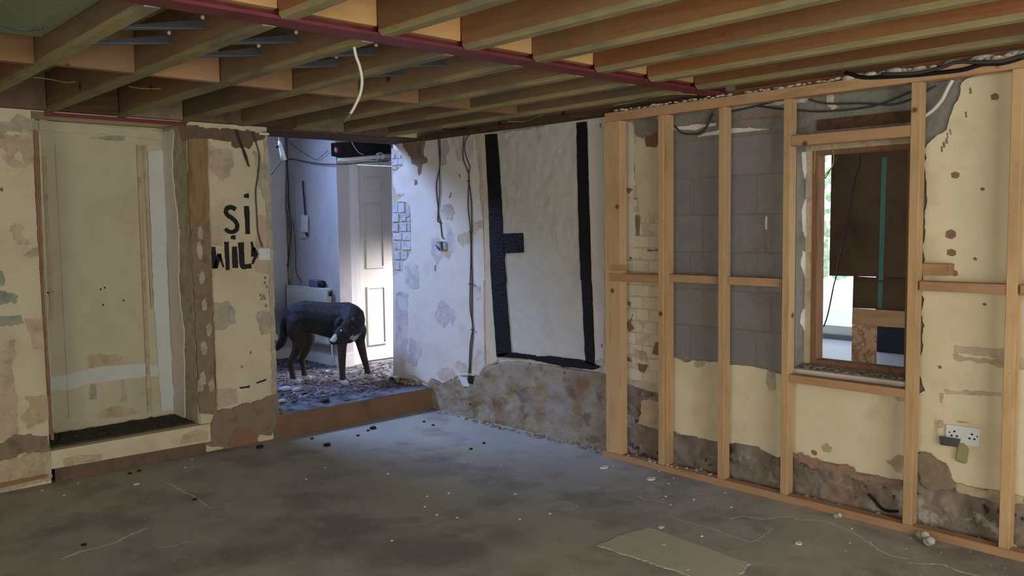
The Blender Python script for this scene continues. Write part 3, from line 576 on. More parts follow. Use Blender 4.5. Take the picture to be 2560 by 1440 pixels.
pr2([(-0.015,-0.533,0.401),(-0.015,-0.597,0.548),(-0.015,-0.691,0.558),(-0.015,-0.694,0.434),(-0.015,-0.627,0.353),(-0.015,-0.556,0.364)], pink_light)
pr2([(-0.015,-0.563,1.051),(-0.015,-0.657,1.039),(-0.015,-0.66,0.94),(-0.015,-0.607,0.929),(-0.015,-0.56,0.973)], lilac_plaster)
pr2([(-0.015,0.337,1.778),(-0.015,0.31,1.777),(-0.015,0.307,1.76),(-0.015,0.398,1.787)], grey_light)
pr2([(-0.015,-0.29,1.725),(-0.015,-0.321,1.765),(-0.015,-0.327,1.754),(-0.015,-0.302,1.717)], brown_plaster, 0.001, 0.002)
pr2([(-0.015,-0.09,1.183),(-0.015,-0.105,1.187),(-0.015,-0.103,1.137),(-0.015,-0.088,1.137)], brown_plaster, 0.001, 0.002)
pr2([(-0.015,0.335,1.172),(-0.015,0.141,1.177),(-0.015,0.128,0.989),(-0.015,0.227,0.984),(-0.015,0.305,1.053)], lilac_plaster)
# exposed bricks by the opening
prism('brick_bed', [(0,0.494,2.169),(0,0.318,2.109),(0,0.262,1.995),(0,0.416,1.869),(0,0.322,1.762),(0,0.221,1.68),(0,0.229,1.301),(0,0.29,1.221),(0,0.358,1.123),(0,0.381,1.049),(0,0.503,0.971),(0,0.484,1.006),(0,0.534,0.196),(0,0.549,0.195),(0,0.52,1.04),(0,0.516,1.33)], NX, 0.003, mortar, W, 0.0)
def brick_run(rows, mt, h0=0.012):
    for r in rows:
        for (a, b, c, d) in r:
            y0, z0, y1, z1 = a, b, c, d
            hh = h0 + rnd.uniform(0, 0.006)
            j = lambda: rnd.uniform(-0.003, 0.003)
            bot = [(0, y0, z0), (0, y1, z0), (0, y1, z1), (0, y0, z1)]
            top = [(-hh+j(), y0+math.copysign(0.004, y1-y0)+j(), z0+0.004+j()), (-hh+j(), y1-math.copysign(0.004, y1-y0)+j(), z0+0.004+j()), (-hh+j(), y1-math.copysign(0.004, y1-y0)+j(), z1-0.004+j()), (-hh+j(), y0+math.copysign(0.004, y1-y0)+j(), z1-0.004+j())]
            MB().hexa(bot, top).build('brick', mt, W)
def yz(pts): return [(p[1], p[2]) for p in pts]
def row(pts):                     # pairs of opposite corners
    q = yz(pts); out = []
    for i in range(0, len(q), 2):
        (ya, za), (yb, zb) = q[i], q[i+1]; out.append((ya, min(za, zb), yb, max(za, zb)))
    return out
brick_run([row(r) for r in (
 [(0,0.496,1.703),(0,0.42,1.621),(0,0.409,1.705),(0,0.317,1.619),(0,0.301,1.678),(0,0.245,1.578)],
 [(0,0.499,1.613),(0,0.402,1.539),(0,0.388,1.612),(0,0.3,1.541),(0,0.292,1.571),(0,0.24,1.537)],
 [(0,0.5,1.527),(0,0.413,1.456),(0,0.4,1.528),(0,0.29,1.458)],
 [(0,0.278,1.529),(0,0.24,1.46)],
 [(0,0.492,1.448),(0,0.368,1.384),(0,0.357,1.45),(0,0.235,1.384)],
 [(0,0.49,1.373),(0,0.385,1.298),(0,0.372,1.375),(0,0.236,1.301)],
 [(0,0.488,1.288),(0,0.395,1.217),(0,0.385,1.291),(0,0.295,1.222)],
 [(0,0.489,1.207),(0,0.405,1.129),(0,0.394,1.211),(0,0.359,1.132)],
 [(0,0.49,1.115),(0,0.374,1.054)],
 [(0,0.49,1.037),(0,0.384,0.976)],
 [(0,0.489,2.121),(0,0.435,2.077),(0,0.425,2.116),(0,0.353,2.072)],
 [(0,0.491,2.073),(0,0.396,2.019),(0,0.386,2.066),(0,0.308,2.014)],
 [(0,0.493,2.017),(0,0.412,1.98)])], brick_white)
# end of the wall: white plaster edge and trim
struct(box('trim_1', (-0.006, 0.481, 0.172), (0.05, 0.500, 2.11), trim_white))
# rough base
top_a = interp([(p[1], p[2]) for p in [(0,0.045,0.189),(0,-0.011,0.238),(0,-0.157,0.215),(0,-0.339,0.296),(0,-0.488,0.322),(0,-0.609,0.337),(0,-0.67,0.407),(0,-0.697,0.415),(0,-0.81,0.465),(0,-0.947,0.499),(0,-1.257,0.506),(0,-1.614,0.512),(0,-1.825,0.512),(0,-1.942,0.51)]] + [(-2.1, 0.50), (0.0, 0.18)])
lumpy('rough_base', 'x', -2.05, 0.0, top_a, 0.03, rubble_tan, W, 130, 34, 0.035, 3)
# framed panel: pale infill, black timbers
prism('infill_panel', [(0,-0.744,2.192),(0,-1.674,2.184),(0,-1.773,2.185),(0,-1.879,2.181),(0,-1.884,1.669),(0,-1.889,1.132),(0,-1.881,0.78),(0,-1.874,0.567),(0,-1.793,0.525),(0,-1.499,0.516),(0,-1.195,0.53),(0,-0.81,0.465),(0,-0.712,0.436),(0,-0.704,0.68),(0,-0.706,1.086),(0,-0.684,1.541)], NX, 0.004, panel_white, W, 0.0)
prism('edge_strip', [(-0.005,-0.674,2.193),(-0.005,-0.743,2.189),(-0.005,-0.765,1.789),(-0.005,-0.779,1.089),(-0.005,-0.828,0.505),(-0.005,-0.816,0.476),(-0.005,-0.703,0.435),(-0.005,-0.7,0.868),(-0.005,-0.709,1.087),(-0.005,-0.697,1.792)], NX, 0.006, cream, W, 0.002, 0.05)
prism('edge_strip', [(-0.005,-1.758,2.182),(-0.005,-1.878,2.181),(-0.005,-1.884,1.669),(-0.005,-1.889,1.132),(-0.005,-1.878,0.617),(-0.005,-1.808,0.585),(-0.005,-1.781,1.181),(-0.005,-1.782,1.128),(-0.005,-1.771,1.526)], NX, 0.003, offwhite, W, 0.002, 0.05)
for q in [(-0.009,-1.867,2.136),(-0.009,-1.869,2.085),(-0.009,-1.871,1.985),(-0.009,-1.872,1.27),(-0.009,-1.869,1.219),(-0.009,-1.87,1.136),(-0.009,-1.867,0.974),(-0.009,-1.873,0.812),(-0.009,-1.866,0.698)]:
    prism('nail_hole', [(q[0], q[1]-0.006, q[2]-0.014), (q[0], q[1]+0.006, q[2]-0.012), (q[0], q[1]+0.005, q[2]+0.012), (q[0], q[1]-0.005, q[2]+0.014)], NX, 0.001, redbrown, W, 0.002, 0.01)
def timber(pts): return prism('black_timber', pts, NX, 0.012, black_paint, W, 0.0022, 0.03, base=0.005)
timber([(0,-0.731,2.177),(0,-0.861,2.171),(0,-0.884,1.946),(0,-0.904,1.62),(0,-0.912,1.448),(0,-0.933,1.292),(0,-0.922,1.243),(0,-0.941,1.095),(0,-0.933,1.064),(0,-0.982,0.558),(0,-0.839,0.51),(0,-0.823,0.513),(0,-0.771,1.149),(0,-0.77,1.206),(0,-0.757,1.706)])
timber([(0,-0.914,1.438),(0,-1.125,1.441),(0,-1.13,1.303),(0,-0.928,1.292)])
timber([(0,-0.828,0.531),(0,-0.982,0.562),(0,-1.233,0.566),(0,-1.252,0.559),(0,-1.381,0.577),(0,-1.727,0.582),(0,-1.782,0.569),(0,-1.852,0.555),(0,-1.793,0.525),(0,-1.499,0.516),(0,-1.195,0.53),(0,-0.867,0.516)])
timber([(0,-1.66,2.172),(0,-1.747,2.173),(0,-1.76,1.673),(0,-1.768,1.452),(0,-1.775,1.127),(0,-1.782,1.099),(0,-1.801,0.551),(0,-1.722,0.571),(0,-1.689,1.178),(0,-1.685,1.124),(0,-1.669,1.527),(0,-1.663,1.898)])
prism('mould_line', [(-0.005,-0.873,2.178),(-0.005,-1.041,2.195),(-0.005,-1.356,2.192),(-0.005,-1.356,2.181),(-0.005,-1.213,2.175),(-0.005,-1.04,2.175),(-0.005,-0.873,2.17)], NX, 0.001, mould, W, 0.006, 0.015)
# painted brick pier
prism('brick_bed', [(0, -2.0, 0.44), (0, -2.44, 0.44), (0, -2.44, 2.19), (0, -2.0, 2.19)], NX, 0.004, mortar, W)
rows = []
z = 0.50; k = 0
while z < 2.10:
    r = []
    edges = [-2.0, -2.145, -2.255, -2.365, -2.44] if k % 2 else [-2.0, -2.09, -2.20, -2.31, -2.44]
    for a, b in zip(edges, edges[1:]):
        if z > 1.93 and b < -2.25: continue
        r.append((a-0.001, z, b+0.001, z+0.074))
    rows.append(r); z += 0.077; k += 1
brick_run(rows, brick_paint, 0.006)
prism('plaster_skim', [(-0.012,-2.03,2.142),(-0.012,-2.143,2.124),(-0.012,-2.148,1.924),(-0.012,-2.136,1.649),(-0.012,-2.154,1.424),(-0.012,-2.139,1.273),(-0.012,-2.025,1.267)], NX, 0.003, skim, W, 0.007, 0.02)
prism('plaster_skim', [(-0.012,-2.161,2.041),(-0.012,-2.331,1.962),(-0.012,-2.331,1.555),(-0.012,-2.267,1.557),(-0.012,-2.23,1.498),(-0.012,-2.183,1.551),(-0.012,-2.174,1.648),(-0.012,-2.155,1.782),(-0.012,-2.146,1.924)], NX, 0.004, cream, W, 0.008, 0.03)
prism('lintel_end', [(0,-2.147,2.135),(0,-2.204,2.141),(0,-2.332,2.128),(0,-2.331,2.042),(0,-2.24,2.05),(0,-2.213,2.03),(0,-2.166,2.049)], NX, 0.022, cement, W, 0.006, 0.02)
prism('brick', [(0,-2.236,2.035),(0,-2.324,2.042),(0,-2.324,1.961),(0,-2.237,1.971)], NX, 0.016, brick_red, W, 0.003, 0.02)
for vname, pts, mt in (('chip_mark', [(-0.016,-2.077,1.719),(-0.016,-2.106,1.726),(-0.016,-2.141,1.712),(-0.016,-2.122,1.702),(-0.016,-2.106,1.687)], redbrown), ('chip_mark', [(-0.014,-2.054,0.879),(-0.014,-2.105,0.874),(-0.014,-2.133,0.925),(-0.014,-2.116,0.866),(-0.014,-2.139,0.832),(-0.014,-2.105,0.807),(-0.014,-2.076,0.845)], redbrown),
                       ('chip_mark', [(-0.014,-2.094,1.007),(-0.014,-2.117,0.999),(-0.014,-2.111,0.972),(-0.014,-2.094,0.98)], redbrown), ('chip_mark', [(-0.014,-2.144,0.699),(-0.014,-2.232,0.69),(-0.014,-2.243,0.629),(-0.014,-2.199,0.633),(-0.014,-2.149,0.659)], pink_plaster), ('chip_mark', [(-0.014,-2.064,0.654),(-0.014,-2.11,0.641),(-0.014,-2.121,0.616),(-0.014,-2.081,0.62)], redbrown),
                       ('chip_mark', [(-0.014,-2.308,0.758),(-0.014,-2.33,0.765),(-0.014,-2.33,0.682),(-0.014,-2.287,0.686)], redbrown), ('chip_mark', [(-0.014,-2.171,0.612),(-0.014,-2.254,0.613),(-0.014,-2.221,0.556),(-0.014,-2.182,0.569)], redbrown), ('chip_mark', [(-0.016,-2.158,1.551),(-0.016,-2.195,1.551),(-0.016,-2.181,1.416),(-0.016,-2.162,1.424)], brown_plaster),
                       ('chip_mark', [(-0.016,-2.149,1.794),(-0.016,-2.187,1.79),(-0.016,-2.187,1.779),(-0.016,-2.149,1.783)], brown_plaster), ('chip_mark', [(-0.016,-2.153,1.66),(-0.016,-2.201,1.656),(-0.016,-2.201,1.648),(-0.016,-2.153,1.648)], brown_plaster), ('chip_mark', [(-0.016,-2.149,1.864),(-0.016,-2.159,1.864),(-0.016,-2.159,1.812),(-0.016,-2.149,1.812)], brown_plaster),
                       ('chip_mark', [(-0.016,-2.251,1.335),(-0.016,-2.334,1.34),(-0.016,-2.334,1.327),(-0.016,-2.251,1.324)], brown_plaster), ('chip_mark', [(-0.016,-2.029,1.332),(-0.016,-2.075,1.331),(-0.016,-2.075,1.325),(-0.016,-2.029,1.325)], brown_plaster), ('chip_mark', [(-0.016,-2.099,1.288),(-0.016,-2.126,1.284),(-0.016,-2.118,1.273)], dark_lump)):
    prism(vname, pts, NX, 0.0012, mt, W, 0.003, 0.012)
top_b = interp([(-2.0, 0.47), (-2.1, 0.47), (-2.22, 0.45), (-2.33, 0.44), (-2.44, 0.43)])
lumpy('rough_base', 'x', -2.45, -2.0, top_b, 0.03, rubble, W, 40, 40, 0.022, 5)
prism('bare_plaster', [(-0.03,-2.2,0.377),(-0.03,-2.342,0.424),(-0.03,-2.352,0.233),(-0.03,-2.287,0.222),(-0.03,-2.177,0.231),(-0.03,-2.211,0.299)], NX, 0.004, pink_plaster, W, 0.008, 0.02)
prism('bare_plaster', [(-0.032,-2.077,0.36),(-0.032,-2.145,0.352),(-0.032,-2.201,0.298),(-0.032,-2.168,0.274),(-0.032,-2.1,0.327)], NX, 0.003, cement, W, 0.006, 0.02)
prism('bare_plaster', [(-0.032,-2.19,0.403),(-0.032,-2.354,0.435),(-0.032,-2.354,0.391),(-0.032,-2.246,0.402)], NX, 0.003, cement, W, 0.006, 0.02)
# concrete block infill
prism('mortar_bed', [(0, -2.425, 0.60), (0, -3.232, 0.60), (0, -3.232, 2.0), (0, -2.425, 2.0)], NX, 0.003, mat('grey_mortar', ['807469', '897d72'], 10, bump=0.4), W)
blk = None
for r in range(6):
    z0 = 0.672+0.2185*r; off = 0.22 if r % 2 else 0.0
    y = -2.425+off-0.44*(1 if off else 0) + (0.44 if off else 0) if False else -2.425
    edges = [-2.425]
    e = -2.425 - (0.22 if r % 2 else 0.13)
    while e > -3.20:
        edges.append(e); e -= 0.445
    edges.append(-3.232)
    for a, b in zip(edges, edges[1:]):
        if a-b < 0.04: continue
        d = rnd.uniform(0.006, 0.009)
        box('concrete_block', (-d, b+0.003, z0), (0, a-0.003, z0+0.2125), block_mat, W, 0.002)
prism('concrete_lintel', [(0,-2.386,2.141),(0,-2.408,2.148),(0,-3.294,2.118),(0,-3.379,2.266),(0,-3.986,2.174),(0,-3.953,1.952),(0,-3.895,1.937),(0,-3.892,1.903),(0,-3.815,1.896),(0,-3.384,1.918),(0,-3.154,1.991),(0,-2.824,2.037),(0,-2.408,1.978)], NX, 0.012, cement, W, 0.006, 0.04)
prism('jamb_cement', [(0, -3.835, 0.62), (0, -4.12, 0.62), (0, -4.12, 1.5), (0, -4.30, 2.2), (0, -3.60, 2.2), (0, -3.60, 1.935), (0, -3.835, 1.935)], NX, 0.010, cement, W, 0.003, 0.05)
prism('paint_streak', [(-0.014,-3.407,2.151),(-0.014,-3.449,2.138),(-0.014,-3.446,2.11),(-0.014,-3.466,2.078),(-0.014,-3.435,2.063),(-0.014,-3.408,2.096)], NX, 0.002, cream, W, 0.006, 0.02)
prism('paint_streak', [(-0.012,-2.423,2.076),(-0.012,-2.61,2.069),(-0.012,-2.743,2.068),(-0.012,-2.743,2.052),(-0.012,-2.61,2.043),(-0.012,-2.423,2.052)], NX, 0.002, offwhite, W, 0.004, 0.02)
prism('rust_line', [(-0.012,-2.423,2.081),(-0.012,-2.61,2.075),(-0.012,-3.155,2.07),(-0.012,-3.155,2.053),(-0.012,-2.831,2.069),(-0.012,-2.428,2.064)], NX, 0.001, redbrown, W, 0.006, 0.02)
prism('paint_drip', [(-0.012,-3.062,1.533),(-0.012,-3.073,1.524),(-0.012,-3.07,1.458),(-0.012,-3.061,1.454),(-0.012,-3.053,1.483)], NX, 0.001, chip_mat, W, 0.002, 0.02)
prism('rust_line', [(-0.012,-3.051,1.516),(-0.012,-3.06,1.516),(-0.012,-3.062,1.359),(-0.012,-3.071,1.326),(-0.012,-3.054,1.359)], NX, 0.001, streak, W, 0.003, 0.02)
prism('rust_line', [(-0.012,-2.914,1.328),(-0.012,-3.156,1.328),(-0.012,-3.156,1.321),(-0.012,-2.914,1.322)], NX, 0.001, streak, W, 0.002, 0.02)
# thick cream plaster: under the window and right of it, broken edge
prism('plaster_layer', [(0,-2.403,0.653),(0,-2.453,0.682),(0,-2.544,0.659),(0,-2.589,0.675),(0,-2.622,0.675),(0,-2.741,0.69),(0,-2.815,0.68),(0,-2.846,0.681),(0,-2.987,0.688),(0,-3.065,0.68),(0,-3.155,0.666),(0,-3.22,0.639),(0,-3.228,0.634),(0,-3.813,0.656),(0,-3.882,0.647),(0,-3.929,0.675),(0,-3.893,0.762),(0,-3.892,0.833),(0,-3.911,0.87),(0,-3.903,0.933),(0,-3.919,0.99),(0,-3.901,1.045),(0,-3.913,1.116),(0,-3.899,1.136),(0,-3.903,1.264),(0,-3.908,1.306),(0,-3.9,1.375),(0,-3.912,1.444),(0,-3.904,1.513),(0,-3.916,1.581),(0,-3.906,1.718),(0,-3.892,1.76),(0,-3.905,1.787),(0,-3.897,1.828),(0,-3.91,1.854),(0,-3.948,1.885),(0,-3.992,1.914),(0,-4.004,1.947),(0,-4.022,2.011),(0,-4.051,2.067),(0,-4.056,2.119),(0,-4.08,2.141),(0,-4.301,2.171),(0,-4.777,2.225),(0,-4.852,0.066),(0,-4.354,0.251),(0,-4.249,0.259),(0,-4.071,0.248),(0,-4.031,0.311),(0,-3.98,0.337),(0,-3.923,0.368),(0,-3.886,0.355),(0,-3.885,0.245),(0,-3.822,0.203),(0,-3.749,0.203),(0,-3.657,0.205),(0,-3.599,0.203),(0,-3.56,0.224),(0,-3.461,0.227),(0,-3.386,0.218),(0,-3.281,0.231),(0,-3.238,0.233),(0,-3.158,0.201),(0,-3.155,0.195),(0,-3.03,0.233),(0,-2.95,0.227),(0,-2.817,0.226),(0,-2.743,0.217),(0,-2.522,0.216),(0,-2.406,0.225)], NX, 0.022, cream_right, W, 0.004, 0.03)
XR = -0.0225
def pr3(name, pts, mt, th=0.0012, jag=0.006): return prism(name, pts, NX, th, mt, W, jag, 0.02)
pr3('bare_plaster', [(-0.024,-2.606,0.668),(-0.024,-2.649,0.683),(-0.024,-2.677,0.676),(-0.024,-2.671,0.657),(-0.024,-2.639,0.642),(-0.024,-2.611,0.646)], grey_plaster)
pr3('bare_plaster', [(-0.024,-3.088,0.67),(-0.024,-3.14,0.689),(-0.024,-3.137,0.563),(-0.024,-3.094,0.566),(-0.024,-3.079,0.625)], grey_plaster)
pr3('bare_plaster', [(-0.024,-3.781,0.63),(-0.024,-3.83,0.644),(-0.024,-3.831,0.608),(-0.024,-3.803,0.604)], grey_plaster)
pr3('smear', [(-0.024,-4.056,0.908),(-0.024,-4.263,0.915),(-0.024,-4.264,0.869),(-0.024,-4.157,0.871),(-0.024,-4.057,0.874)], pink_plaster, 0.0008, 0.006)
pr3('smear', [(-0.024,-4.051,0.86),(-0.024,-4.265,0.859),(-0.024,-4.265,0.833),(-0.024,-4.07,0.838)], tan_plaster, 0.0008, 0.008)
pr3('smear', [(-0.024,-4.01,0.69),(-0.024,-4.257,0.713),(-0.024,-4.257,0.693),(-0.024,-4.118,0.684),(-0.024,-4.023,0.677)], pink_plaster, 0.0008, 0.006)
pr3('smear', [(-0.024,-3.991,0.676),(-0.024,-4.01,0.676),(-0.024,-4.011,0.627),(-0.024,-3.995,0.625)], tan_plaster, 0.0008, 0.004)
pr3('smear', [(-0.024,-4.317,0.881),(-0.024,-4.368,0.88),(-0.024,-4.369,0.832),(-0.024,-4.319,0.829)], pink_plaster, 0.0008, 0.004)
for v, q, s in (('L', (-0.024,-4.04,1.702), 0.02), ('L', (-0.024,-4.027,1.43), 0.022), ('L', (-0.024,-4.03,1.344), 0.018), ('L', (-0.024,-4.043,1.25), 0.02), ('L', (-0.024,-4.133,1.315), 0.010), ('N', (-0.024,-3.991,0.798), 0.009), ('N', (-0.024,-3.435,0.299), 0.03), ('N', (-0.024,-3.366,0.267), 0.015), ('L', (-0.024,-4.196,2.038), 0.016), ('N', (-0.024,-4.178,1.109), 0.008), ('L', (-0.024,-4.156,1.633), 0.008)):
    pr3('chip_mark', [(q[0], q[1]-s, q[2]-s*0.5), (q[0], q[1]-s*0.3, q[2]-s), (q[0], q[1]+s*0.8, q[2]-s*0.6), (q[0], q[1]+s, q[2]+s*0.5), (q[0], q[1], q[2]+s*0.9), (q[0], q[1]-s*0.9, q[2]+s*0.4)], redbrown if s < 0.025 else tan_plaster, 0.001, s*0.25)
for q in [(-0.024,-4.014,1.901),(-0.024,-4.002,1.885),(-0.024,-3.999,1.862),(-0.024,-3.987,1.844),(-0.024,-3.978,1.824),(-0.024,-4.096,2.079),(-0.024,-4.08,1.973)]:
    pr3('crack', [(q[0], q[1]-0.004, q[2]-0.012), (q[0], q[1]+0.002, q[2]-0.014), (q[0], q[1]+0.006, q[2]+0.012), (q[0], q[1]-0.001, q[2]+0.014)], brown_plaster, 0.001, 0.002)
pr3('bare_plaster', [(-0.024,-3.746,0.298),(-0.024,-3.77,0.3),(-0.024,-3.805,0.338),(-0.024,-3.826,0.339),(-0.024,-3.828,0.25),(-0.024,-3.795,0.249),(-0.024,-3.776,0.276),(-0.024,-3.758,0.288)], tan_plaster)
top_c = interp([(p[1], p[2]+0.012) for p in [(0,-2.406,0.225),(0,-2.522,0.216),(0,-2.743,0.217),(0,-2.817,0.226),(0,-2.95,0.227),(0,-3.03,0.233),(0,-3.155,0.195),(0,-3.238,0.233),(0,-3.281,0.231),(0,-3.386,0.218),(0,-3.461,0.227),(0,-3.56,0.224),(0,-3.599,0.203),(0,-3.657,0.205),(0,-3.749,0.203),(0,-3.822,0.206),(0,-3.862,0.252),(0,-3.871,0.358),(0,-3.917,0.372),(0,-3.98,0.343),(0,-4.031,0.317),(0,-4.071,0.248),(0,-4.249,0.256),(0,-4.354,0.249)]] + [(-5.2, 0.27)])
lumpy('rough_base', 'x', -4.95, -2.43, top_c, 0.03, rubble, W, 230, 30, 0.045, 8, 8.0)
prism('red_brick_edge', [(-0.035,-3.257,0.244),(-0.035,-3.3,0.249),(-0.035,-3.404,0.226),(-0.035,-3.478,0.234),(-0.035,-3.583,0.236),(-0.035,-3.619,0.208),(-0.035,-3.672,0.216),(-0.035,-3.764,0.214),(-0.035,-3.833,0.213),(-0.035,-3.833,0.192),(-0.035,-3.734,0.189),(-0.035,-3.628,0.185),(-0.035,-3.512,0.186),(-0.035,-3.398,0.198),(-0.035,-3.293,0.207),(-0.035,-3.261,0.214)], NX, 0.006, brick_pink, W, 0.014, 0.03)
prism('bare_plaster', [(-0.035,-3.894,0.357),(-0.035,-3.931,0.377),(-0.035,-3.964,0.38),(-0.035,-3.993,0.35),(-0.035,-4.043,0.33),(-0.035,-4.077,0.258),(-0.035,-4.073,0.233),(-0.035,-3.969,0.198),(-0.035,-3.929,0.213),(-0.035,-3.904,0.292)], NX, 0.008, brown_plaster, W, 0.008, 0.02)
prism('bare_plaster', [(-0.03,-4.081,0.252),(-0.03,-4.258,0.262),(-0.03,-4.362,0.255),(-0.03,-4.363,0.224),(-0.03,-4.26,0.211),(-0.03,-4.087,0.212)], NX, 0.006, tan_plaster, W, 0.006, 0.03)

# ---------------------------------------------------------------- window in the right wall
win = struct(box('window_1', (0.12, -3.825, 0.702), (0.20, -3.765, 1.928), window_frame_mat))
box('window_stile', (0.12, -3.292, 0.702), (0.20, -3.235, 1.928), window_frame_mat, win)
box('window_head', (0.12, -3.765, 1.853), (0.20, -3.292, 1.928), window_frame_mat, win)
box('window_rail', (0.12, -3.765, 0.702), (0.20, -3.292, 0.742), window_frame_mat, win)
box('window_bead', (0.098, -3.262, 0.702), (0.119, -3.233, 1.928), window_dirty, win)
box('window_bead', (0.092, -3.80, 1.874), (0.119, -3.263, 1.928), window_dirty, win)
MB().hexa([(0.0, -3.82, 0.7005), (0.0, -3.24, 0.7005), (0.115, -3.24, 0.7005), (0.115, -3.82, 0.7005)], [(0.0, -3.82, 0.706), (0.0, -3.24, 0.708), (0.115, -3.24, 0.722), (0.115, -3.82, 0.720)]).build('window_sill', rubble_tan, win)
prism('reveal_cement', [(0.0, -3.2305, 0.70), (0.12, -3.2305, 0.70), (0.12, -3.2305, 1.93), (0.0, -3.2305, 1.93)], NY, 0.004, cement, W)
for pts in ([(0.044,-3.236,1.864),(0.091,-3.236,1.874),(0.101,-3.236,1.758),(0.079,-3.236,1.726),(0.053,-3.236,1.795)], [(0.043,-3.236,1.555),(0.089,-3.236,1.618),(0.145,-3.236,1.603),(0.157,-3.236,1.445),(0.11,-3.236,1.39),(0.069,-3.236,1.446)], [(0.064,-3.236,1.337),(0.152,-3.236,1.326),(0.171,-3.236,1.206),(0.099,-3.236,1.189),(0.05,-3.236,1.259)], [(0.056,-3.236,0.995),(0.103,-3.236,1.031),(0.168,-3.236,1.01),(0.179,-3.236,0.904),(0.107,-3.236,0.879),(0.05,-3.236,0.94)]):
    prism('plaster_dab', pts, NY, 0.004, offwhite, W, 0.006, 0.02)
sd = MB()
for i in range(70):
    sd.ball((rnd.uniform(-0.02, 0.10), rnd.uniform(-3.80, -3.25), 0.716), rnd.uniform(0.004, 0.014), 5, 3, (1, 1.3, 0.5))
o = sd.build('sill_crumbs', cement, win); o['kind'] = 'stuff'

# ---------------------------------------------------------------- stud partition in front of the right wall
sp_ = thing('stud_partition', 'open pine stud partition standing along the right wall', 'partition', (-0.12, -4.2, 0.0))
X0, X1 = -0.15, -0.087
box('bottom_plate', (X0, -7.4, 0.0), (X1, -1.985, 0.040), pine_h, sp_, 0.002)
box('top_plate', (X0, -7.4, 2.132), (X1, -2.02, 2.186), pine_h, sp_, 0.002)
box('stud', (X0, -2.142, 0.041), (X1, -2.018, 2.131), pine, sp_, 0.002)
for y in (-2.431, -2.848, -3.239, -3.882, -4.30, -4.70, -5.1, -5.5, -5.9, -6.3, -6.7, -7.1):
    w = 0.043 if y in (-3.882, -4.30) else 0.040
    box('stud', (X0, y-w, 0.041), (X1, y, 2.131), pine, sp_, 0.002)
box('stud', (X0+0.012, -2.484, 0.041), (X1+0.02, -2.473, 2.131), pine, sp_)
SX = (-2.147, -2.431), (-2.473, -2.848), (-2.890, -3.239)
for i, (a, b) in enumerate(SX):
    box('noggin', (-0.118, b+0.001, 1.150-0.008*(i == 0)), (-0.080, a-0.001, 1.195-0.006*(i == 0)), pine_h, sp_, 0.002)
box('noggin', (-0.118-0.034, -2.43, 1.142), (-0.1515, -2.055, 1.19), pine_h, sp_, 0.002)
box('noggin', (-0.118-0.034, -2.19, 1.205), (-0.1515, -2.055, 1.242), pine_h, sp_, 0.002)
ny = [-3.934, -4.30, -4.352, -4.70, -4.741, -5.1]
for i in range(0, len(ny), 2):
    box('noggin', (X0+0.004, ny[i+1]+0.001, 1.168), (X1, ny[i]-0.001, 1.212), pine_h, sp_, 0.002)
box('window_header', (X0+0.002, -3.881, 1.885), (X1, -3.280, 1.938), pine_h, sp_, 0.002)
box('window_trimmer', (X0+0.002, -3.881, 0.652), (X1, -3.280, 0.694), pine_h, sp_, 0.002)
lt2 = box('timber_lintel', (-0.03, -3.83, 1.965), (-0.0125, -3.36, 2.02), old_timber)
tag(lt2, 'reddish timber lintel on the wall just above the window head', 'lintel')
of = box('timber_offcut', (-0.075, -4.045, 1.238), (-0.0235, -3.90, 1.292), pine_h, None, 0.003)
tag(of, 'short pine block fixed to the wall right of the window stud', 'timber block')
# white foam and plaster crumbs on the plates
fm = MB()
y = -2.1
while y > -6.0:
    s = rnd.uniform(0.006, 0.012)*(1.8 if y < -3.5 and rnd.random() < 0.4 else 1)
    if rnd.random() < 0.85: fm.ball((rnd.uniform(-0.150, -0.13), y, 2.190+rnd.uniform(0, 0.008)), s, 6, 4, (0.7, 2.2, 0.7))
    y -= rnd.uniform(0.015, 0.04)
for (yy, s) in ((-3.62, 0.018), (-3.75, 0.015), (-4.05, 0.02), (-4.17, 0.026), (-4.30, 0.022), (-4.43, 0.028), (-4.6, 0.03)):
    fm.ball((-0.125, yy, 2.203), s, 7, 4, (0.8, 2.2, 0.5))
o = fm.build('plaster_crumbs', foam_mat, sp_, True); o['kind'] = 'stuff'
fm = MB()
for i in range(110):
    yy = rnd.uniform(-5.0, -2.02); s = rnd.uniform(0.004, 0.014)
    fm.ball((rnd.uniform(-0.084, -0.035), yy, rnd.uniform(0.0, 0.03)), s, 6, 4, (1, 1.4, 0.9))
for i in range(26):
    fm.ball((rnd.uniform(-0.15, -0.09), rnd.uniform(-2.8, -2.0), 0.044), rnd.uniform(0.004, 0.012), 5, 3, (1, 1.5, 0.7))
o = fm.build('plaster_crumbs', foam_mat, sp_, True); o['kind'] = 'stuff'
for i, q in enumerate([(-0.178,-3.977,0.03),(-0.202,-4.008,0.03),(-0.241,-4.034,0.03),(-0.254,-4.052,0.03),(-0.207,-3.579,0.03),(-0.219,-3.604,0.03)]):
    MB().ball((min(q[0], -0.152), q[1], 0.02+0.012*(i % 2)), 0.022 if i < 4 else 0.014, 8, 5, (0.8, 1, 0.9)).build('plaster_lump', foam_mat, sp_, True)

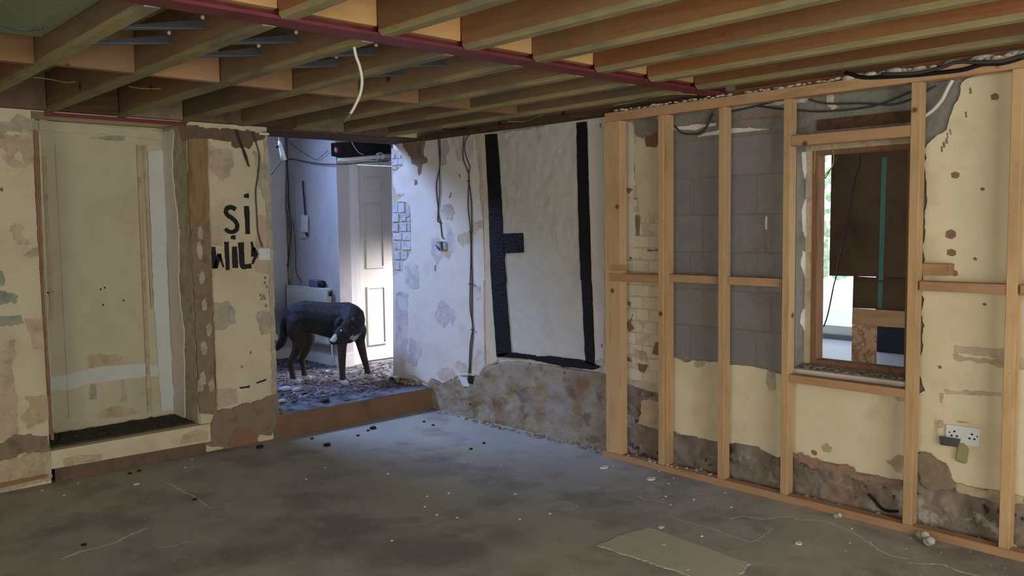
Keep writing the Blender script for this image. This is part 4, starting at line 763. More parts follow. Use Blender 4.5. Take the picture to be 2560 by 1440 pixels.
# ---------------------------------------------------------------- hall beyond the opening
hf = struct(MB().hexa([(-1.43, -0.006, -0.1), (0.0, -0.006, -0.1), (0.0, 0.5, -0.1), (1.7, 0.5, -0.1), (1.7, 2.6, -0.1), (-3.6, 2.6, -0.1), (-3.6, 0.461, -0.1), (-1.401, 0.461, -0.1), (-1.401, 0.02, -0.1)],
                      [(-1.43, -0.006, 0.17), (0.0, -0.006, 0.17), (0.0, 0.5, 0.17), (1.7, 0.5, 0.17), (1.7, 2.6, 0.17), (-3.6, 2.6, 0.17), (-3.6, 0.461, 0.17), (-1.401, 0.461, 0.17), (-1.401, 0.02, 0.17)]).build('floor_hall', hall_floor_mat))
pts = [(-0.012, -0.022), (-0.4, -0.022), (-0.8, -0.022), (-1.30, -0.022), (-1.36, -0.022), (-1.405, -0.016), (-1.43, 0.0)]
MB().hexa([(x, y, 0.0) for x, y in pts] + [(-0.012, -0.0065, 0)], [(x, y, 0.163) for x, y in pts] + [(-0.012, -0.0065, 0.163)]).build('riser_board', riser_mat, hf)
MB().hexa([(x, y-0.004, 0.1635) for x, y in pts] + [(-0.012, -0.0065, 0.1635)], [(x, y-0.002, 0.171) for x, y in pts] + [(-0.012, -0.0065, 0.171)]).build('step_nosing', hall_floor_mat, hf)
MB().hexa([(-0.012, -0.03, 0), (-0.001, -0.045, 0), (-0.001, -0.001, 0), (-0.012, -0.001, 0)], [(-0.010, -0.026, 0.18), (-0.001, -0.03, 0.18), (-0.001, -0.001, 0.18), (-0.010, -0.001, 0.18)]).build('plaster_edge', offwhite, hf)
HW = struct(box('wall_hall_side', (0.0, 1.40, 0.172), (0.13, 2.5, 3.5), hall_wall))
HB = struct(box('wall_hall_back', (-3.6, 2.36, 0.172), (-0.001, 2.5, 3.5), hall_wall))
hd = MB().box((0.131, 1.475, 2.15), (1.7, 1.6, 3.5)).box((1.03, 1.475, 0.172), (1.7, 1.6, 2.15))
HD = struct(hd.build('wall_hall_door', hall_wall))
hr = MB().box((0.301, 0.35, 0.172), (1.7, 0.50, 3.5)).box((1.6, 0.501, 0.172), (1.7, 1.474, 3.5))
struct(hr.build('wall_hall_front', hall_wall))
hl = MB().box((-3.7, 0.461, 0.172), (-3.6, 2.36, 3.5)).box((-3.6, 0.30, 2.441), (0.301, 0.46, 3.5))
struct(hl.build('wall_hall_left', hall_wall))
struct(box('ceiling_hall', (-3.7, 0.30, 3.501), (1.75, 2.5, 3.55), hall_wall))
# skirtings
bs = struct(box('baseboard_hall_side', (-0.018, 1.385, 0.172), (-0.001, 2.34, 0.275), trim_white))
struct(box('baseboard_hall_back', (-3.6, 2.342, 0.172), (-0.02, 2.359, 0.275), trim_white))
struct(box('trim_2', (-0.018, 1.383, 0.172), (0.128, 1.399, 0.30), trim_white))
# raised light rebate and open chase on the side wall
prism('plaster_bulge', [(0,2.169,1.994),(0,2.061,2.002),(0,2.011,1.967),(0,1.981,1.625),(0,1.957,1.437),(0,2.005,1.397),(0,2.098,1.397),(0,2.16,1.531),(0,2.185,1.859)], NX, 0.012, hall_wall, HW, 0.002, 0.05)
prism('open_chase', [(-0.014,2.023,1.967),(-0.014,1.996,1.966),(-0.014,1.963,1.631),(-0.014,1.995,1.625)], NX, 0.001, plastic_black, HW, 0.002, 0.05)
prism('open_chase', [(-0.014,1.988,1.458),(-0.014,1.936,1.451),(-0.014,1.945,1.415),(-0.014,1.99,1.426)], NX, 0.001, plastic_black, HW)
sw = thing('light_switch', 'white double switch plate below the open slot in the hall wall', 'switch', (0,2.019,1.541))
prism('switch_plate', [(-0.014,2.053,1.629),(-0.014,1.931,1.621),(-0.014,1.942,1.46),(-0.014,2.064,1.467)], NX, 0.010, plastic_white, sw)
for pts in ([(-0.026,2.003,1.599),(-0.026,1.946,1.595),(-0.026,1.949,1.552),(-0.026,2.006,1.555)], [(-0.026,2.008,1.53),(-0.026,1.95,1.526),(-0.026,1.953,1.484),(-0.026,2.011,1.486)]):
    prism('rocker', pts, NX, 0.003, plastic_white, sw)
# door frame and six-panel door
d1 = struct(box('door_1', (0.262, 1.497, 0.185), (1.00, 1.537, 2.10), door_paint))
fr = MB().box((0.135, 1.430, 0.172), (0.215, 1.474, 2.15)).box((0.215, 1.440, 0.172), (0.258, 1.52, 2.14)).box((1.004, 1.44, 0.172), (1.03, 1.52, 2.14)).box((0.258, 1.44, 2.105), (1.004, 1.52, 2.14))
struct(fr.build('trim_3', trim_white))
box('door_gap_strip', (0.2575, 1.5205, 0.18), (0.2615, 1.536, 2.1), old_timber, d1)
def door_panel(x0, x1, z0, z1):
    p = box('door_panel', (x0+0.02, 1.4935, z0+0.02), (x1-0.02, 1.4968, z1-0.02), door_paint, d1)
    m_ = MB()
    w = 0.018
    m_.box((x0, 1.484, z0), (x1, 1.4968, z0+w)).box((x0, 1.484, z1-w), (x1, 1.4968, z1)).box((x0, 1.484, z0+w), (x0+w, 1.4968, z1-w)).box((x1-w, 1.484, z0+w), (x1, 1.4968, z1-w))
    m_.build('panel_moulding', door_paint, p)
for (xa, xb) in ((0.36, 0.575), (0.69, 0.90)):
    door_panel(xa, xb, 1.835, 1.985); door_panel(xa, xb, 1.095, 1.725); door_panel(xa, xb, 0.335, 0.915)
h = MB().ball((0.335, 1.535, 0.55), 0.0).v
hg = MB().tube([(0.259, 1.492, 1.84), (0.259, 1.492, 1.93)], 0.007, 6).build('hinge', trim_white, d1)
hb = MB().hexa([(-0.074,1.36,2.279),(0.152,1.36,2.304),(0.553,1.36,2.344),(0.592,1.36,2.346),(0.588,1.36,2.212),(0.549,1.36,2.207),(0.06,1.36,2.144),(-0.074,1.36,2.16)], [(-0.052,1.395,2.283),(0.175,1.395,2.308),(0.577,1.395,2.348),(0.617,1.395,2.35),(0.613,1.395,2.216),(0.573,1.395,2.211),(0.082,1.395,2.148),(-0.053,1.395,2.163)]).build('timber_beam', black_paint)
tag(hb, 'short black painted timber beam above the white hall door', 'beam')
hb.location.x = 0.0
pp = thing('drain_pipe', 'white plastic pipe running under the black beam in the hall', 'pipe', (0.45, 1.40, 2.15))
MB().tube([(-0.02,1.335,2.121),(0.117,1.335,2.136),(0.4,1.335,2.17),(0.57,1.335,2.195)], 0.020, 10).build('pipe', trim_white, pp, True)
for px_ in ((0.415,1.335,2.173), (0.473,1.335,2.18)):
    MB().tube([(px_[0]-0.006, px_[1], px_[2]), (px_[0]+0.006, px_[1], px_[2])], 0.030, 12).build('pipe_clip', trim_white, pp, True)
MB().tube(smooth_path([(0.385,1.3,2.195),(0.393,1.3,2.202),(0.446,1.3,2.211),(0.385,1.3,2.189),(0.383,1.3,2.139),(0.405,1.3,2.12),(0.436,1.3,2.134)], 4), 0.004, 6).build('clip_wire', trim_white, pp, True)
cable('cable', [(0.136,1.34,2.304),(0.153,1.34,2.268),(0.188,1.34,2.227),(0.217,1.34,2.2),(0.261,1.34,2.186)], 0.004, cable_white, 'short white cable drooping across the black beam in the hall')
bl = thing('pull_cord_bulb', 'small pink pull cord knob hanging in front of the black beam', 'pull cord', (-0.041,1.33,2.214))
MB().tube([(-0.057,1.33,2.311),(-0.053,1.33,2.275),(-0.047,1.33,2.238)], 0.002, 5).build('cord', cable_dark, bl)
c_ = (-0.041,1.33,2.214)
MB().ball(c_, 0.020, 8, 6, (0.9, 0.9, 1.3)).build('knob', mat('pink_plastic', ['a86f80', 'b57c8c'], 5, bump=0), bl, True)
# radiator on the side wall
rd = thing('radiator', 'white ribbed panel radiator on the hall side wall behind the dog', 'radiator', (-0.05, 1.95, 0.40))
ya, yb_ = 1.54, 2.30
rb = MB(); n = 30
for i in range(n):
    y0 = ya+(yb_-ya)*i/n; y1 = ya+(yb_-ya)*(i+1)/n; yw = (y1-y0)
    rb.hexa([(-0.062, y0, 0.40), (-0.062, y0+yw, 0.40), (-0.080, y0+yw*0.72, 0.40), (-0.080, y0+yw*0.28, 0.40)], [(-0.062, y0, 0.90), (-0.062, y0+yw, 0.90), (-0.080, y0+yw*0.72, 0.90), (-0.080, y0+yw*0.28, 0.90)])
rb.box((-0.062, ya, 0.38), (-0.050, yb_, 0.92))
rb.build('panel', rad_mat, rd)
box('top_grille', (-0.072, ya, 0.90), (-0.012, yb_, 0.925), rad_mat, rd, 0.003)
box('side_cover', (-0.072, ya-0.008, 0.39), (-0.012, ya, 0.92), rad_mat, rd, 0.002)
box('bracket', (-0.05, 1.7, 0.5), (-0.002, 1.74, 0.8), steel_grey, rd)
box('bracket', (-0.05, 2.1, 0.5), (-0.002, 2.14, 0.8), steel_grey, rd)
MB().tube([(-0.04, ya-0.03, 0.43), (-0.04, ya-0.03, 0.172)], 0.008, 8).build('pipe_tail', trim_white, rd, True)
MB().tube([(-0.04, ya-0.03, 0.42), (-0.04, ya-0.03, 0.49)], 0.018, 10).build('valve', plastic_white, rd, True)
MB().tube([(-0.04, ya-0.03, 0.85), (-0.04, ya-0.03, 0.90)], 0.014, 8).build('bleed_cap', plastic_black, rd, True)
bxo = thing('small_box', 'small dark blue grey box standing on the radiator top', 'box', (-0.045, 1.75, 0.926))
box('body', (-0.075, 1.68, 0.926), (-0.015, 1.86, 0.995), mat('blue_grey_plastic', ['5a5f78', '6a6f88'], 4, rough=0.4, bump=0), bxo, 0.008)
MB().tube([(-0.045, 1.678, 0.96), (-0.045, 1.63, 0.96)], 0.034, 14).build('round_end', plastic_black, bxo, True)
# cables in the hall
cable('hall_cable', [(-0.02,2.324,2.199),(-0.02,2.187,2.188),(-0.02,2.015,2.162),(-0.02,1.809,2.13),(-0.02,1.587,2.103),(-0.02,1.325,2.084)] + [(0.072,1.29,2.088),(0.219,1.29,2.109),(0.376,1.29,2.122),(0.514,1.29,2.131)], 0.005, cable_dark, 'dark cable sagging across the hall wall to the pipe')
cable('hall_cable', [(-0.02,2.242,2.376),(-0.02,2.151,2.316),(-0.02,1.957,2.236),(-0.02,1.806,2.177),(-0.02,1.707,2.155),(-0.02,1.606,2.186),(-0.02,1.507,2.222)], 0.0025, cable_dark, 'thin grey wire looping high on the hall wall')
for i, pts in enumerate(([(-0.03,2.275,2.425),(-0.03,2.268,2.238),(-0.03,2.284,2.106),(-0.03,2.319,1.907),(-0.03,2.34,1.706),(-0.03,2.322,1.57),(-0.03,2.328,0.979),(-0.03,2.328,0.803),(-0.03,2.294,0.73)], [(-0.025,2.312,2.421),(-0.025,2.304,2.241),(-0.025,2.298,2.04),(-0.025,2.28,1.905),(-0.025,2.303,1.772),(-0.025,2.259,1.603),(-0.025,2.265,1.415),(-0.025,2.347,1.117),(-0.025,2.314,0.891),(-0.025,2.397,0.863),(-0.025,2.395,0.711)], [(-0.02,2.305,2.174),(-0.02,2.281,1.972),(-0.02,2.287,1.839),(-0.02,2.273,1.637),(-0.02,2.219,1.532),(-0.02,2.187,1.297),(-0.02,2.191,1.062),(-0.02,2.091,0.959)], [(-0.035,2.246,1.767),(-0.035,2.215,1.532),(-0.035,2.187,1.415),(-0.035,2.235,1.238),(-0.035,2.319,1.082),(-0.035,2.283,0.893),(-0.035,2.247,0.908),(-0.035,2.331,0.804),(-0.035,2.412,0.761)], [(-0.03,2.309,1.698),(-0.03,2.284,1.533),(-0.03,2.27,1.391),(-0.03,2.321,1.177),(-0.03,2.404,1.055),(-0.03,2.426,0.91),(-0.03,2.414,0.862),(-0.03,2.342,0.778),(-0.03,2.36,0.714)])):
    cable('hall_cable', pts, 0.004+0.001*(i % 2), cable_dark if i != 3 else cable_yellow, ['grey cable straight down the hall corner into the bundle', 'grey cable bending left of the bundle in the hall corner', 'grey cable ending above the radiator in the hall corner', 'green and yellow wire in the hall cable bundle', 'grey cable curling lowest beside the radiator end'][i], group='cable bundle in the hall corner')
tb = thing('hanging_sleeve', 'white tapered plastic sleeve hanging on a cord in the hall', 'light fitting', (-0.76,1,2.154))
MB().tube([(-0.788,1,2.279),(-0.785,1,2.252),(-0.782,1,2.23)], 0.004, 6).build('cord', cable_white, tb, True)
MB().tube([(-0.784,1,2.23),(-0.774,1,2.192),(-0.758,1,2.127),(-0.745,1,2.069)], 0.010, 10, 0.026).build('sleeve', plastic_white, tb, True)
MB().tube([(-0.782,0.99,2.194),(-0.804,0.99,2.176)], 0.014, 8).build('clip', plastic_white, tb, True)
MB().ball((-0.815,0.98,2.18), 0.014, 8, 5).build('clip_mouth', plastic_black, tb, True)
MB().tube(smooth_path([(-0.768,1,2.065),(-0.807,1,2.019),(-0.867,1,1.946)], 4), 0.005, 6).build('flex', cable_dark, tb, True)
# leaf litter on the hall floor
lv = []; lf = []
def leaf(x, y, z, s):
    a = rnd.uniform(0, 6.28); t = rnd.uniform(-0.5, 0.5); n0 = len(lv)
    ca, sa = math.cos(a), math.sin(a)
    for (u, w, hgt) in ((-1, 0, 0), (-0.2, 0.5, t), (1, 0.05, 0.25), (0.1, -0.5, -t*0.6)):
        lv.append((x+s*(u*ca-w*sa), y+s*(u*sa+w*ca), z+s*abs(hgt)*0.8+0.001))
    lf.append((n0, n0+1, n0+2, n0+3))
for i in range(2600):
    x = rnd.uniform(-1.38, 0.95); y = rnd.uniform(0.05, 2.3)
    if y > 1.36 and x > -0.03: continue
    if x > -0.02 and y < 0.52: continue
    d = noise.noise(Vector((x*2.2, y*2.2, 4)))
    if y < 0.22 and rnd.random() < 0.72: continue
    if d < -0.25 and rnd.random() < 0.5: continue
    leaf(x, y, 0.171+rnd.uniform(0, 0.006), rnd.uniform(0.012, 0.034))
me = bpy.data.meshes.new('leaf_litter'); me.from_pydata(lv, [], lf)
lo = link('leaf_litter', me, leaf_mat); lo['kind'] = 'stuff'
tag(lo, 'dry brown leaf and flake litter covering the hall floor round the dog', 'debris')
lv = []; lf = []
for i in range(260):
    x = rnd.uniform(-1.38, 0.3); y = rnd.uniform(0.3, 1.3)
    if x > -0.02 and y < 0.52: continue
    leaf(x, y, 0.174, rnd.uniform(0.012, 0.03))
me = bpy.data.meshes.new('pale_flakes'); me.from_pydata(lv, [], lf)
lo = link('pale_flakes', me, mat('pale_flake', ['a89a94', 'c0b4ae', '8a7e7a'], 20, bump=0.2)); lo['kind'] = 'stuff'
tag(lo, 'pale paint flakes scattered among the leaves on the hall floor', 'debris')
for i, (q, lab) in enumerate((((-0.924,0.772,0.17), 'lilac stone lying on the step by the left side of the opening'), ((-0.874,0.681,0.17), 'purplish stone beside the lilac one on the hall floor'), ((-1.176,0.346,0.17), 'small pale stone on the step near the left wall edge'))):
    tag(MB().ball((q[0], q[1], 0.185), 0.045 - 0.008*i, 9, 6, (1.2, 0.9, 0.5)).build('stone', lilac_plaster, None, True), lab, 'stone')
for i, (q, lab) in enumerate((((0.039,0.367,0.17), 'blackish lump at the right wall foot on the hall step'), ((-0.944,0.1,0.17), 'dark clod near the front edge of the step'), ((0.001,0.494,0.17), 'dark clump in the litter by the right side of the opening'))):
    tag(MB().ball((min(q[0], -0.06), q[1], 0.182), 0.035 - 0.006*i, 7, 5, (1.2, 0.9, 0.6)).build('debris_lump', dark_lump, None, True), lab, 'debris')
br = MB()
for i in range(16): br.ball((rnd.uniform(-0.10, -0.02), rnd.uniform(0.12, 0.36), 0.185), rnd.uniform(0.012, 0.03), 6, 4, (1, 1, 0.8))
o = br.build('broken_plaster', brown_plaster, hf, True); o['kind'] = 'stuff'
br = MB()
for i in range(12): br.ball((rnd.uniform(-1.40, -1.34), rnd.uniform(-0.01, 0.12), 0.18), rnd.uniform(0.010, 0.026), 6, 4, (1, 1, 0.9))
o = br.build('broken_plaster', brown_plaster, hf, True); o['kind'] = 'stuff'

# ---------------------------------------------------------------- the dog
A0 = Vector((-0.65, 1.0, 0.17)); DU = Vector((0.35, -0.34, 0)).normalized(); DN = Vector((DU.y, -DU.x, 0))
def dp(u, o, z): return A0 + DU*u + DN*o + Vector((0, 0, z))
dog = thing('dog', 'large dark brindle dog standing in the hall with its head turned down', 'dog', (-0.47, 0.83, 0.17))
def flesh(name, chains, parent, mats, classify, voxel=0.008):
    """one continuous body: swept balls along joint chains fused by a voxel remesh. An int at the head of a chain names the joint it grows from"""
    J = []; bm = bmesh.new()
    for ch in chains:
        prev = None
        for it in ch:
            if isinstance(it, int): prev = J[it]; continue
            p, r = it; r = r if isinstance(r, tuple) else (r, r)
            cur = (Vector(p), r); J.append(cur)
            if prev is not None:
                if isinstance(ch[0], int) and prev is J[ch[0]]: prev = (prev[0], (r[0]*0.9, r[1]*0.9))
                n = max(2, int((cur[0]-prev[0]).length/0.016))
                for k in range(n+1):
                    t = k/n; c = prev[0].lerp(cur[0], t)
                    rx = prev[1][0]*(1-t)+r[0]*t; rz = prev[1][1]*(1-t)+r[1]*t
                    bmesh.ops.create_icosphere(bm, subdivisions=2, radius=1.0, matrix=Matrix.Translation(c) @ Matrix.Diagonal((rx, rx, rz, 1)))
            prev = cur
    me = bpy.data.meshes.new(name+'_cage'); bm.to_mesh(me); bm.free()
    ob = bpy.data.objects.new(name+'_cage', me); col.objects.link(ob)
    rm = ob.modifiers.new('remesh', 'REMESH'); rm.mode = 'VOXEL'; rm.voxel_size = voxel
    so = ob.modifiers.new('smooth', 'SMOOTH'); so.factor = 0.5; so.iterations = 8
    m2 = bpy.data.meshes.new_from_object(ob.evaluated_get(bpy.context.evaluated_depsgraph_get()))
    m2.name = name
    bpy.data.objects.remove(ob)
    m2.materials.clear()
    for q in mats: m2.materials.append(q)
    for p in m2.polygons:
        p.use_smooth = True; p.material_index = classify(p.center)
    return link(name, m2, None, parent)
body_chains = [
 # pelvis -> spine -> chest -> neck -> skull -> muzzle
 [(dp(-0.03, 0.0, 0.565), (0.098, 0.130)), (dp(0.05, 0.0, 0.575), (0.100, 0.140)), (dp(0.14, 0.0, 0.560), (0.098, 0.145)), (dp(0.24, 0.0, 0.540), (0.108, 0.155)), (dp(0.35, 0.0, 0.522), (0.122, 0.172)), (dp(0.425, 0.01, 0.515), (0.125, 0.182)), (dp(0.475, 0.070, 0.545), (0.108, 0.135)), (dp(0.475, 0.150, 0.535), (0.088, 0.095)), (dp(0.452, 0.215, 0.502), 0.080), (dp(0.428, 0.245, 0.470), 0.066), (dp(0.398, 0.272, 0.432), 0.046), (dp(0.362, 0.294, 0.398), 0.036)],
 # tail
 [0, (dp(-0.105, 0.0, 0.575), 0.046), (dp(-0.140, -0.01, 0.50), 0.036), (dp(-0.145, -0.02, 0.41), 0.036), (dp(-0.170, -0.03, 0.345), 0.040), (dp(-0.215, -0.04, 0.29), 0.022)],
 # hind legs
 [0, (dp(-0.020, 0.062, 0.49), (0.080, 0.125)), (dp(0.020, 0.080, 0.385), (0.058, 0.080)), (dp(-0.010, 0.085, 0.29), 0.042), (dp(-0.068, 0.08, 0.190), 0.030), (dp(-0.056, 0.08, 0.10), 0.025), (dp(-0.047, 0.08, 0.036), 0.030), (dp(-0.010, 0.085, 0.024), 0.027)],
 [0, (dp(0.005, -0.058, 0.49), (0.076, 0.115)), (dp(0.058, -0.075, 0.385), (0.054, 0.074)), (dp(0.035, -0.075, 0.29), 0.040), (dp(-0.012, -0.075, 0.195), 0.029), (dp(0.0, -0.075, 0.10), 0.024), (dp(0.010, -0.075, 0.036), 0.029), (dp(0.045, -0.075, 0.024), 0.026)],
 # front legs
 [4, (dp(0.385, 0.080, 0.44), 0.080), (dp(0.385, 0.112, 0.345), 0.044), (dp(0.388, 0.138, 0.20), 0.033), (dp(0.392, 0.155, 0.10), 0.027), (dp(0.396, 0.16, 0.036), 0.031), (dp(0.42, 0.175, 0.024), 0.027)],
 [5, (dp(0.485, -0.070, 0.44), 0.080), (dp(0.495, -0.100, 0.345), 0.044), (dp(0.520, -0.122, 0.20), 0.033), (dp(0.542, -0.135, 0.10), 0.027), (dp(0.552, -0.14, 0.036), 0.030), (dp(0.59, -0.13, 0.024), 0.027)],
]
def fur(c):
    r = Vector(c) - A0
    u, o_, z = r.dot(DU), r.dot(DN), r.z
    w = 0.030*noise.noise(r*38)+0.02*noise.noise(r*90)
    if z < 0.050 + w*0.3: return 2
    if (r - (dp(0.360, 0.315, 0.428)-A0)).length < 0.036 + w*0.2: return 2
    if 0.460 + w < u < 0.545 + w and 0.325 < z < 0.415 + w and o_ > 0.02: return 2
    if z < 0.36 + w*1.6 and u > -0.12: return 1
    if z < 0.50 + w*2 and -0.09 < u < 0.20: return 1
    return 0
flesh('body', body_chains, dog, [fur_black, fur_brown, fur_white], fur, 0.007)
# white chest tuft, nose, ears, eyes
MB().ball(tuple(dp(0.347, 0.297, 0.386)), 0.020, 8, 6, (1, 1, 0.8)).build('nose', nose_mat, dog, True)
MB().tube([dp(0.372, 0.285, 0.385), dp(0.395, 0.275, 0.385), dp(0.43, 0.25, 0.40)], 0.016, 8, 0.022).build('lower_jaw', fur_brown, dog, True)
def lobe(pts, wd, toward):
    """a hanging ear: a soft flat flap along pts"""
    P = smooth_path(pts, 4); v = []; f = []; n = len(P)
    for i, p in enumerate(P):
        t = i/(n-1); w = wd*(0.55+0.9*t-1.25*t*t*t) + 0.004
        d = (P[min(i+1, n-1)]-P[max(i-1, 0)]).normalized(); side = d.cross(toward).normalized()
        th = toward*(0.010*(1-0.7*t))
        v += [tuple(p+side*w), tuple(p+th), tuple(p-side*w), tuple(p-th)]
    for i in range(n-1):
        for k in range(4): f.append((4*i+k, 4*i+(k+1) % 4, 4*i+4+(k+1) % 4, 4*i+4+k))
    f += [(3, 2, 1, 0), tuple(4*n-4+k for k in range(4))]
    me = bpy.data.meshes.new('ear'); me.from_pydata(v, [], f); return link('ear', me, fur_black, dog, True)
lobe([dp(0.490, 0.235, 0.578), dp(0.520, 0.265, 0.575), dp(0.545, 0.270, 0.545), dp(0.553, 0.262, 0.505)], 0.030, (DN*0.7+DU*0.6).normalized())
lobe([dp(0.425, 0.255, 0.572), dp(0.395, 0.265, 0.562), dp(0.378, 0.268, 0.525), dp(0.372, 0.262, 0.488)], 0.030, (DN*0.8-DU*0.5).normalized())
def eye(c, r):
    MB().ball(tuple(c), r, 10, 8).build('eye', eye_glow_mat, dog, True)
eye(dp(0.425, 0.296, 0.482), 0.0125)

# ---------------------------------------------------------------- beyond the window: the lean-to
lf_ = struct(box('floor_lean_to', (0.301, -5.5, -0.12), (6.2, 2.5, 0.0), lean_floor))
struct(box('wall_lean_to', (6.0, -1.35, 0.0), (6.12, 2.5, 0.17), trim_white))
struct(box('baseboard_lean_to', (5.96, -1.35, 0.0), (5.999, 2.5, 0.06), steel_grey))
struct(box('wall_lean_to_dark', (5.3, -5.5, 0.0), (5.5, -1.35, 2.6), mat('dark_boarding', ['1e2026', '2a2c33'], 4, bump=0.1)))
struct(box('added_shade_roof_lean_to', (0.301, -5.5, 2.6), (5.0, 2.5, 2.66), ply))  # unseen roof, added to cut the sky light reaching the hardboard
board = thing('board_partition', 'big brown hardboard sheet with a strip of green tape seen through the window', 'board', (1.0, -3.3, 0.0))
MB().hexa([(1,-2.932,1.945),(1,-3.481,1.926),(1,-3.489,1.151),(1,-2.928,1.144)], [(1.03,-2.918,1.947),(1.03,-3.469,1.928),(1.03,-3.477,1.149),(1.03,-2.913,1.142)]).build('upper_sheet', ply, board)
MB().hexa([(1.04,-3.069,1.144),(1.04,-3.482,1.136),(1.04,-3.486,0.949),(1.04,-3.067,0.94)], [(1.07,-3.055,1.141),(1.07,-3.471,1.134),(1.07,-3.475,0.945),(1.07,-3.053,0.937)]).build('lower_sheet', ply, board)
MB().hexa([(1,-3.086,0.944),(1,-3.502,0.944),(1,-3.504,0.844),(1,-3.083,0.838)], [(1.035,-3.07,0.94),(1.035,-3.488,0.94),(1.035,-3.49,0.84),(1.035,-3.067,0.833)]).build('cross_rail', pine_h, board)
MB().hexa([(0.99,-3.089,0.837),(0.99,-3.249,0.849),(0.99,-3.248,0.466),(0.99,-3.087,0.445)], [(1.02,-3.075,0.833),(1.02,-3.236,0.845),(1.02,-3.235,0.46),(1.02,-3.073,0.438)]).build('strand_board_leg', osb, board)
prism('green_tape', [(0.999,-3.256,1.882),(0.999,-3.287,1.879),(0.999,-3.282,1.608),(0.999,-3.276,1.13),(0.999,-3.248,1.129),(0.999,-3.252,1.609)], NX, 0.0008, tape_green, board)
prism('green_tape', [(1.039,-3.229,1.113),(1.039,-3.258,1.114),(1.039,-3.256,0.947),(1.039,-3.229,0.95)], NX, 0.0008, tape_green, board)
cable('rope', [(0.9, -3.10, 2.598)] + [(0.9,-3.163,1.92),(0.9,-3.133,1.745),(0.9,-3.096,1.524),(0.9,-3.044,1.253),(0.9,-3.018,1.125),(0.9,-3.009,1.094),(0.9,-2.973,0.908),(0.9,-2.945,0.822)], 0.004, cable_black, 'thin black cord hanging slantwise behind the window opening')
shb = MB()
for i in range(220):
    shb.ball((rnd.uniform(8.5, 9.5), rnd.uniform(0.6, 2.2), rnd.uniform(0.6, 2.6)), rnd.uniform(0.03, 0.09), 5, 3)
shb.tube([(9.0, 1.4, -0.05), (9.0, 1.4, 1.8)], 0.06, 6)
o = shb.build('garden_shrub', mat('shrub_leaf', ['b4cba4', 'c6d9b8', 'a2bd92'], 5, bump=0)); tag(o, 'pale green shrub outdoors at the left edge of the window view', 'shrub')
struct(box('ground_outside', (6.2, -8, -0.2), (14, 8, -0.05), mat('pale_paving', ['c5c5c0', 'd0d0cb'], 2, bump=0)))

# ---------------------------------------------------------------- sockets and cables on the right wall
sk2 = thing('double_socket', 'white double wall socket on the cream plaster between the last two studs', 'socket', (-0.023,-4.102,0.488))
prism('face_plate', [(-0.024,-4.03,0.531),(-0.024,-4.177,0.535),(-0.024,-4.174,0.451),(-0.024,-4.029,0.441)], NX, 0.010, plastic_white, sk2)
for q in [(-0.036,-4.067,0.504),(-0.036,-4.055,0.482),(-0.036,-4.078,0.483),(-0.036,-4.143,0.503),(-0.036,-4.133,0.482),(-0.036,-4.154,0.482)]:
    box('pin_hole', (-0.0368, q[1]-0.005, q[2]-0.004), (-0.0335, q[1]+0.005, q[2]+0.004), plastic_black, sk2)
for q in [(-0.036,-4.046,0.496),(-0.036,-4.166,0.496)]:
    MB().ball((-0.0345, q[1], q[2]), 0.005, 8, 5).build('screw', steel_grey, sk2, True)
jb = thing('junction_box', 'dark grey connector block wired over the lower left of the double socket', 'connector', (-0.04,-4.055,0.453))
MB().hexa([(-0.037,-4.015,0.472),(-0.037,-4.096,0.472),(-0.037,-4.086,0.431),(-0.037,-4.013,0.428)], [(-0.065,-4.027,0.477),(-0.065,-4.103,0.477),(-0.065,-4.094,0.439),(-0.065,-4.027,0.437)]).build('body', mat('dark_grey_plastic', ['4b484c', '5a575c'], 5, rough=0.45, bump=0), jb)
for k in range(4):
    q = ([(-0.05,-4.006,0.469),(-0.05,-4.007,0.46),(-0.05,-4.008,0.449),(-0.05,-4.01,0.438)])[k]; q2 = ([(-0.05,-4.022,0.468),(-0.05,-4.022,0.458),(-0.05,-4.021,0.448),(-0.05,-4.02,0.437)])[k]
    MB().tube([q, q2], 0.006, 6).build('terminal', steel_grey, jb, True)
MB().tube([(-0.04,-3.989,0.503),(-0.04,-3.997,0.486),(-0.04,-4.007,0.469)], 0.004, 6).build('wire', cable_white, jb, True)
tg = MB().hexa([(-0.036,-4.088,0.456),(-0.036,-4.114,0.453),(-0.036,-4.132,0.43),(-0.036,-4.125,0.365),(-0.036,-4.114,0.358),(-0.036,-4.087,0.363),(-0.036,-4.075,0.37),(-0.036,-4.08,0.417)], [(-0.05,-4.094,0.456),(-0.05,-4.117,0.453),(-0.05,-4.133,0.431),(-0.05,-4.126,0.372),(-0.05,-4.118,0.367),(-0.05,-4.095,0.371),(-0.05,-4.083,0.377),(-0.05,-4.088,0.42)]).build('plastic_tag', mat('yellow_tag', ['938d60', '9f996c'], 5, rough=0.4, bump=0))
tag(tg, 'dull yellow rounded plastic tag hanging below the double socket', 'tag')
prism('bare_plaster', [(-0.024,-3.971,0.546),(-0.024,-4.012,0.547),(-0.024,-4.015,0.515),(-0.024,-3.99,0.5),(-0.024,-3.973,0.508)], NX, 0.001, pink_plaster, wall_right, 0.003, 0.015)
prism('chip_mark', [(-0.024,-4.069,0.551),(-0.024,-4.127,0.556),(-0.024,-4.127,0.55),(-0.024,-4.081,0.548)], NX, 0.001, tan_plaster, wall_right, 0.002, 0.015)
bx = thing('back_box', 'empty metal back box cut into the bright plaster below two hanging cables', 'back box', (-0.015,-0.218,1.345))
prism('box_rim', [(-0.016,-0.171,1.379),(-0.016,-0.244,1.375),(-0.016,-0.248,1.308),(-0.016,-0.183,1.307)], NX, 0.010, steel_grey, bx)
prism('box_hollow', [(-0.026,-0.192,1.371),(-0.026,-0.216,1.372),(-0.026,-0.219,1.312),(-0.026,-0.202,1.312)], NX, 0.0006, plastic_black, bx)
